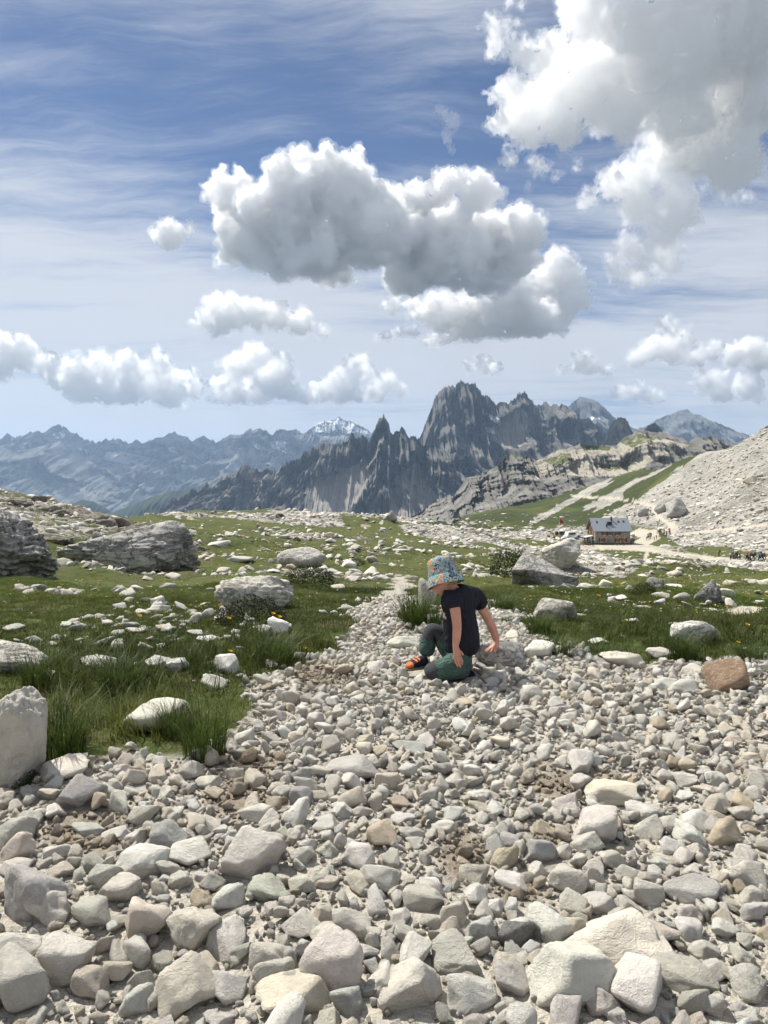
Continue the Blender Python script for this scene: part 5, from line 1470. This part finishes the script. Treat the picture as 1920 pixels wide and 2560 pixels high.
# hikers round the hut: one figure of body, backpack; copies differ in the colour of their clothes
m_hik, t, b = new_mat('hiker_clothes')
hz_ = t.sep(t.coord('Object'))[2]
cl = t.mix(t.ramp(hz_, .86, .88), (.035, .037, .045), t.attr('tint', 'Color', 'OBJECT'))
t.put(b.inputs['Base Color'], t.mix(t.ramp(hz_, 1.44, 1.46), cl, (.42, .25, .18)))
hik = []
for v in range(3):
    a = (.16, .05, .22)[v]
    J = [(0, 0, .92, .13), (0, .02, 1.15, .13), (0, .02, 1.36, .14), (0, 0, 1.47, .055), (0, -.01, 1.56, .09), (0, -.01, 1.66, .085), (.1, 0, .88, .085), (.11, -a, .47, .06), (.11, a * .3, .07, .045), (.11, -.14, .04, .04), (-.1, 0, .88, .085), (-.11, a, .47, .06), (-.11, a * 1.4, .07, .045), (-.11, a * 1.4 - .14, .04, .04),
         (.19, .02, 1.38, .06), (.24, .03, 1.12, .045), (.22, -.12, .92, .035), (-.19, .02, 1.38, .06), (-.24, .03, 1.12, .045), (-.22, -.1, .92, .035)]
    E = [(0, 1), (1, 2), (2, 3), (3, 4), (4, 5), (0, 6), (6, 7), (7, 8), (8, 9), (0, 10), (10, 11), (11, 12), (12, 13), (2, 14), (14, 15), (15, 16), (2, 17), (17, 18), (18, 19)]
    q_ = skin_mesh('person', J, E, 0, 1); q_.materials.append(m_hik); hik.append(q_)
pack = MB().prism([(.13, .95), (.34, 1.0), (.36, 1.3), (.28, 1.5), (.14, 1.48)], 'x', -.15, .15).build('backpack', None); pack_me = pack.data; bpy.data.objects.remove(pack)
m_pack, t, b = new_mat('backpack_cloth'); t.put(b.inputs['Base Color'], t.attr('tint', 'Color', 'OBJECT')); pack_me.materials.append(m_pack)
CLOTH = [(.30, .05, .05), (.03, .05, .14), (.45, .45, .42), (.03, .03, .035), (.05, .12, .06), (.35, .17, .04), (.12, .03, .12), (.05, .14, .19), (.14, .14, .15), (.40, .32, .10)]
spots = []
for cx, cy, n, rx, ry, where in [(1628, 1347, 10, 16, 5, 'standing on the dusty forecourt right of the hut'), (1662, 1336, 12, 16, 5, 'in the crowd where the track leaves the forecourt'), (1583, 1357, 7, 7, 3, 'waiting against the right wall of the hut'), (1620, 1292, 7, 8, 14, 'walking on the track up behind the hut'),
                          (1650, 1312, 4, 10, 5, 'resting beside the bend of the track'), (1795, 1312, 2, 10, 3, 'on the upper track across the scree'), (1798, 1392, 1, 2, 1, 'alone on the lower track right of the hut'), (1838, 1398, 9, 15, 2, 'in the first hiking party on the lower track'), (1888, 1402, 14, 24, 3, 'in the hiking party by the right edge'), (1480, 1366, 2, 8, 1, 'in front of the hut'), (1552, 1364, 4, 14, 1, 'at the tables before the hut')]:
    for i in range(n): spots.append((cx + rnd.uniform(-rx, rx), cy + rnd.uniform(-ry, ry), where))
CNAME = ['red', 'navy', 'pale', 'black', 'green', 'orange', 'purple', 'teal', 'grey', 'yellow']
for px, py, where in spots:
    p = hit(px, py); k = rnd.randrange(10)
    o = link('person', rnd.choice(hik)); o.location = p; o.rotation_euler = (0, 0, rnd.uniform(0, 6.28)); s = rnd.uniform(.92, 1.06); o.scale = (s * 1.1, s * 1.1, s); o['tint'] = jitter(CLOTH[k], .2)
    pk = rnd.random() < .6
    if pk:
        c_ = link('backpack', pack_me, parent=o); c_['tint'] = jitter(rnd.choice(CLOTH), .2)
    tag(o, 'hiker in %s %s%s' % (CNAME[k], 'with backpack ' if pk else '', where), 'person', 'hikers round the mountain hut')

# ------------------------------------------------------------------ the child
CD = float(CHILD[1]) + .02


def cp(zx, zy, dy=0.0):
    """point of the child from its place in an enlarged part of the photograph"""
    return at(960 + zx / 3.77, 1340 + zy / 3.77, CD + dy)


ORG = np.array((CHILD[0], CD, float(CHILD[2])))
def J_(zx, zy, dy, r): return (*(cp(zx, zy, dy) - ORG), r)


B = [J_(755, 1185, .05, .065), J_(740, 1010, .045, .075), J_(720, 790, .03, .09), J_(695, 610, .03, .075), J_(648, 505, .01, .040), J_(606, 448, -.005, .050), J_(578, 408, -.01, .066), J_(566, 330, -.005, .060),
     J_(520, 490, -.02, .047), J_(502, 548, -.022, .025), J_(440, 490, -.018, .012),
     # near arm and hand
     J_(650, 590, -.075, .034), J_(672, 700, -.110, .0335), J_(690, 850, -.135, .0285), J_(684, 960, -.135, .027), J_(672, 1040, -.13, .019), J_(690, 1095, -.13, .021),
     J_(662, 1130, -.135, .0085), J_(672, 1175, -.14, .0075), J_(700, 1235, -.135, .006), J_(685, 1140, -.14, .0085), J_(700, 1185, -.145, .0075), J_(724, 1240, -.14, .006), J_(703, 1140, -.135, .0085), J_(722, 1178, -.135, .0072), J_(740, 1215, -.13, .006),
     J_(716, 1128, -.125, .008), J_(730, 1160, -.12, .007), J_(744, 1190, -.118, .0055), J_(718, 1085, -.122, .0085), J_(736, 1106, -.118, .007), J_(748, 1126, -.116, .0055),
     # far arm and hand
     J_(840, 570, .09, .034), J_(935, 700, .145, .032), J_(1015, 850, .175, .0285), J_(1050, 940, .17, .026), J_(1062, 1010, .155, .0195), J_(1035, 1040, .145, .021),
     J_(1000, 1052, .15, .0085), J_(972, 1068, .148, .0075), J_(952, 1085, .145, .006), J_(1005, 1060, .135, .0085), J_(980, 1080, .13, .0075), J_(962, 1098, .128, .006), J_(1030, 1068, .125, .0085), J_(1012, 1085, .118, .007), J_(1000, 1100, .115, .006), J_(1075, 1050, .15, .009), J_(1088, 1068, .145, .007), J_(1050, 1075, .12, .008), J_(1045, 1095, .112, .006),
     # legs inside the trousers
     J_(700, 1225, -.04, .065), J_(410, 1285, -.085, .045), J_(680, 1320, .0, .035), J_(710, 1160, .12, .06), J_(440, 845, .14, .045), J_(395, 1150, .105, .035),
     # ear
     J_(545, 425, -.068, .014), J_(540, 400, -.076, .011)]
BE = [(0, 1), (1, 2), (2, 3), (3, 4), (4, 5), (5, 6), (6, 7), (5, 8), (8, 9), (8, 10), (3, 11), (11, 12), (12, 13), (13, 14), (14, 15), (15, 16), (16, 17), (17, 18), (18, 19), (16, 20), (20, 21), (21, 22), (16, 23), (23, 24), (24, 25), (16, 26), (26, 27), (27, 28), (16, 29), (29, 30), (30, 31),
      (3, 32), (32, 33), (33, 34), (34, 35), (35, 36), (36, 37), (37, 38), (38, 39), (39, 40), (37, 41), (41, 42), (42, 43), (37, 44), (44, 45), (45, 46), (37, 47), (47, 48), (37, 49), (49, 50),
      (0, 51), (51, 52), (52, 53), (0, 54), (54, 55), (55, 56), (6, 57), (57, 58)]
body = link('person', skin_mesh('child_body', B, BE, 0, 2), m_skin)
body.location = ORG
tag(body, 'child in patterned sun hat, navy T-shirt and green trousers kneeling on the stones', 'person')
SH = [J_(744, 1140, .05, .112), J_(738, 1000, .045, .112), J_(722, 850, .035, .114), J_(705, 700, .03, .112), J_(712, 578, .038, .100), J_(674, 492, .015, .066), J_(655, 582, -.072, .060), J_(655, 625, -.098, .060), J_(668, 690, -.110, .056), J_(850, 555, .09, .064), J_(890, 610, .12, .058), J_(928, 676, .14, .050)]
sh_me = skin_mesh('t_shirt', SH, [(0, 1), (1, 2), (2, 3), (3, 4), (4, 5), (4, 6), (6, 7), (7, 8), (4, 9), (9, 10), (10, 11)], 0, 3)
m_shirt, t, b = new_mat('navy_cotton'); pos = t.coord('Object')
t.put(b.inputs['Base Color'], t.mix(t.noise(pos, 9, 4, .6), (.013, .014, .022), (.026, .027, .040))); b.inputs['Roughness'].default_value = .9
t.put(b.inputs['Normal'], t.bump(t.math('ADD', t.noise(t.mapping(pos, (1, 1, .45), (0, .5, 0)), 13, 3, .5, 1.8), t.math('MULTIPLY', t.noise(pos, 380, 2), .04)), 1.0, .045))
shirt = link('t_shirt', sh_me, m_shirt, body)
TR = [J_(748, 1195, .05, .100), J_(690, 1228, -.04, .085), J_(540, 1262, -.07, .074), J_(400, 1285, -.085, .060), J_(520, 1330, -.05, .046), J_(690, 1325, .01, .040), J_(705, 1160, .12, .082), J_(560, 970, .135, .070), J_(440, 845, .14, .060), J_(412, 1010, .125, .058), J_(392, 1150, .105, .050)]
tr_me = skin_mesh('trousers', TR, [(0, 1), (1, 2), (2, 3), (3, 4), (4, 5), (0, 6), (6, 7), (7, 8), (8, 9), (9, 10)], 0, 3)
m_tr, t, b = new_mat('green_trouser_cloth'); pos = t.coord('Object')
t.put(b.inputs['Base Color'], t.mix(t.noise(pos, 11, 4, .6), (.055, .100, .084), (.088, .142, .120))); b.inputs['Roughness'].default_value = .85
t.put(b.inputs['Normal'], t.bump(t.noise(t.mapping(pos, (1, 1, 1.8), (.3, .5, 0)), 17, 4, .5, 1.6), 1.0, .03))
m_knee = plain('charcoal_knee_cloth', (.050, .053, .058), .9, .2, 0, .25, 30)
trou = link('trousers', tr_me, m_tr, body)
tr_me.materials.append(m_knee)
k1 = np.array(TR[3][:3]); k2 = np.array(TR[8][:3])
for p in tr_me.polygons:
    c_ = np.array(p.center)
    if np.linalg.norm((c_ - k1) * np.array((1.0, .8, 1))) < .074 or np.linalg.norm((c_ - k2 - np.array((0.01, 0, -.015))) * np.array((1, .8, .95))) < .080 or np.linalg.norm(c_ - np.array(TR[5][:3])) < .10: p.material_index = 1
# print on the shirt front: thin cloth patches lying on the shirt
from mathutils.bvhtree import BVHTree
bv = BVHTree.FromPolygons([v.co[:] for v in sh_me.vertices], [tuple(p.vertices) for p in sh_me.polygons])
def patch(name, poly, col):
    xs = [q[0] for q in poly]; ys = [q[1] for q in poly]
    g = 7; V = []; idx = {}; Fc = []
    for i in range(int((max(xs) - min(xs)) / g) + 2):
        for j in range(int((max(ys) - min(ys)) / g) + 2):
            zx, zy = min(xs) + i * g, min(ys) + j * g
            if not inpoly(np.array([zx]), np.array([zy]), poly)[0]: continue
            o_ = Vector((0, 0, CAMZ)) - Vector(ORG); d_ = (Vector(cp(zx, zy)) - Vector((0, 0, CAMZ))).normalized()
            h_, n_, _, _ = bv.ray_cast(o_, d_)
            if h_ is None: continue
            idx[(i, j)] = len(V); V.append(h_ - d_ * .0025)
    for (i, j) in idx:
        q = [(i, j), (i + 1, j), (i + 1, j + 1), (i, j + 1)]
        if all(w in idx for w in q): Fc.append([idx[w] for w in q])
    if Fc: link(name, mesh_np(name, np.array(V), np.array(Fc)), plain('print_' + name, col, .8), shirt)
patch('shirt_print', [(536, 676), (560, 690), (552, 760), (530, 790), (520, 770)], (.62, .12, .04))
patch('shirt_print', [(516, 775), (545, 785), (530, 815), (505, 820)], (.75, .26, .05))
patch('shirt_print', [(558, 700), (585, 735), (570, 785), (548, 770)], (.30, .42, .40))
patch('shirt_print', [(572, 750), (592, 752), (588, 792), (566, 790)], (.75, .30, .06))
patch('shirt_label', [(520, 898), (546, 898), (540, 940), (516, 938)], (.55, .14, .05))

# hat
m_hat, t, b = new_mat('hat_print'); pos = t.coord('Object')
v1 = t.voro(pos, 34, out='Color'); d1 = t.voro(t.vmath('ADD', pos, t.vmath('SCALE', t.noise(pos, 30, 3, .6, out=1), scale=.035)), 30)
wv = t.noise(pos, 42, 4, .6, 2.2)
r1 = t.sep(v1)[0]
c = t.mix(t.ramp(wv, .42, .46), (.018, .025, .06), (.24, .33, .34))
c = t.mix(t.math('MULTIPLY', t.ramp(r1, .58, .60), t.ramp(d1, .62, .55)), c, (.13, .32, .30))
c = t.mix(t.math('MULTIPLY', t.ramp(r1, .74, .76), t.ramp(d1, .55, .50)), c, (.60, .22, .06))
c = t.mix(t.math('MULTIPLY', t.ramp(r1, .12, .10), t.ramp(d1, .60, .55)), c, (.12, .12, .36))
c = t.mix(t.math('MULTIPLY', t.ramp(wv, .56, .60), .7), c, (.62, .62, .54))
t.put(b.inputs['Base Color'], c); b.inputs['Roughness'].default_value = .85
hat = tag(empty('bucket_hat'), 'floral printed bucket hat'); hat.parent = body
hc = Vector(cp(566, 378, 0.0) - ORG); ax = Vector((-.24, .26, .93)).normalized()
R0 = ax.to_track_quat('Z', 'Y').to_matrix()
def lathe(prof, n=48, wob=0.0, seed=0):
    V = []; Fc = []
    for i, (r, z) in enumerate(prof):
        for k in range(n):
            a = 6.28318 * k / n; w_ = wob * (i / max(1, len(prof) - 1)) * (math.sin(2 * a + .8) + .5 * math.sin(3 * a + seed))
            V.append(tuple(hc + R0 @ Vector((r * math.cos(a), r * math.sin(a), z + w_))))
    for i in range(len(prof) - 1):
        for k in range(n):
            Fc.append((i * n + k, i * n + (k + 1) % n, (i + 1) * n + (k + 1) % n, (i + 1) * n + k))
    return np.array(V), np.array(Fc)
crown = [(.001, .116), (.03, .1165), (.055, .114), (.070, .107), (.077, .095), (.082, .07), (.0865, .04), (.091, .008)]
link('crown', mesh_np('crown', *lathe(crown)), m_hat, hat)
brim = [(.0915, .009), (.100, -.004), (.107, -.024), (.1140, -.050), (.1148, -.053), (.1128, -.052), (.105, -.027), (.096, -.007), (.089, .006)]
link('brim', mesh_np('brim', *lathe(brim, 48, .004)), m_hat, hat)
m_hair = plain('blond_hair', (.30, .20, .10), .6, .3, 0, .3, 80)
hv_, hf_ = ICO[3]
hv_ = hv_ * np.array((.069, .070, .072)); hv_ = hv_ * (1 + .05 * (fbm(hv_[:, 0] * 60, hv_[:, 1] * 60, hv_[:, 2] * 25, 3, 5) - .5))[:, None]
hair_me = mesh_np('hair', hv_ + (cp(598, 385, .008) - ORG), hf_); link('hair', hair_me, m_hair, body)


# shoes
def shoe(label, heel, toe, upv, mats):
    heel = np.array(heel); toe = np.array(toe); f = toe - heel; L = np.linalg.norm(f); f /= L
    u = np.array(upv, float); u -= f * (u @ f); u /= np.linalg.norm(u); s = np.cross(f, u)
    e = tag(empty('shoe'), label); e.parent = body
    def loft(rings, name, mat):
        V = []; n = 14
        for (q, w, z0, z1) in rings:
            for k in range(n):
                a = 6.2832 * k / n
                V.append(heel + f * L * q + s * w * math.cos(a) + u * ((z0 + z1) / 2 + (z1 - z0) / 2 * math.sin(a)))
        Fq = [(i * n + k, i * n + (k + 1) % n, (i + 1) * n + (k + 1) % n, (i + 1) * n + k) for i in range(len(rings) - 1) for k in range(n)]
        link(name, mesh_np(name, np.array(V), np.array(Fq)), mat, e)
    loft([(-.02, .005, .02, .03), (.0, .024, .012, .065), (.15, .030, .012, .075), (.35, .030, .012, .070), (.55, .033, .012, .055), (.75, .034, .012, .042), (.82, .030, .012, .036)], 'upper', mats[0])
    loft([(.74, .035, .012, .045), (.85, .033, .010, .042), (.95, .022, .010, .034), (1.0, .004, .014, .024)], 'toe_cap', mats[1])
    loft([(-.03, .005, -.004, .010), (.0, .030, -.008, .014), (.2, .034, -.008, .014), (.5, .036, -.008, .014), (.8, .037, -.008, .014), (.98, .022, -.006, .014), (1.02, .004, 0, .010)], 'sole', mats[2])
    loft([(.42, .0345, .05, .0665), (.48, .0345, .045, .063)], 'lace', mats[1]); loft([(.54, .0355, .04, .060), (.60, .0355, .036, .055)], 'lace', mats[1])
m_or = plain('orange_rubber', (.60, .15, .035), .6); m_ol = plain('olive_rubber', (.20, .19, .13), .8); m_up = plain('navy_shoe_mesh', (.02, .022, .04), .85)
shoe('dark shoe with orange toe and sole', cp(400, 1235, .09) - ORG, cp(206, 1262, .03) - ORG, (.05, 0, 1), (m_up, m_or, m_ol))
shoe('dark shoe tucked under the seat', cp(700, 1345, .0) - ORG, cp(830, 1330, .12) - ORG, (0, -.5, 1), (m_up, m_up, m_dark))
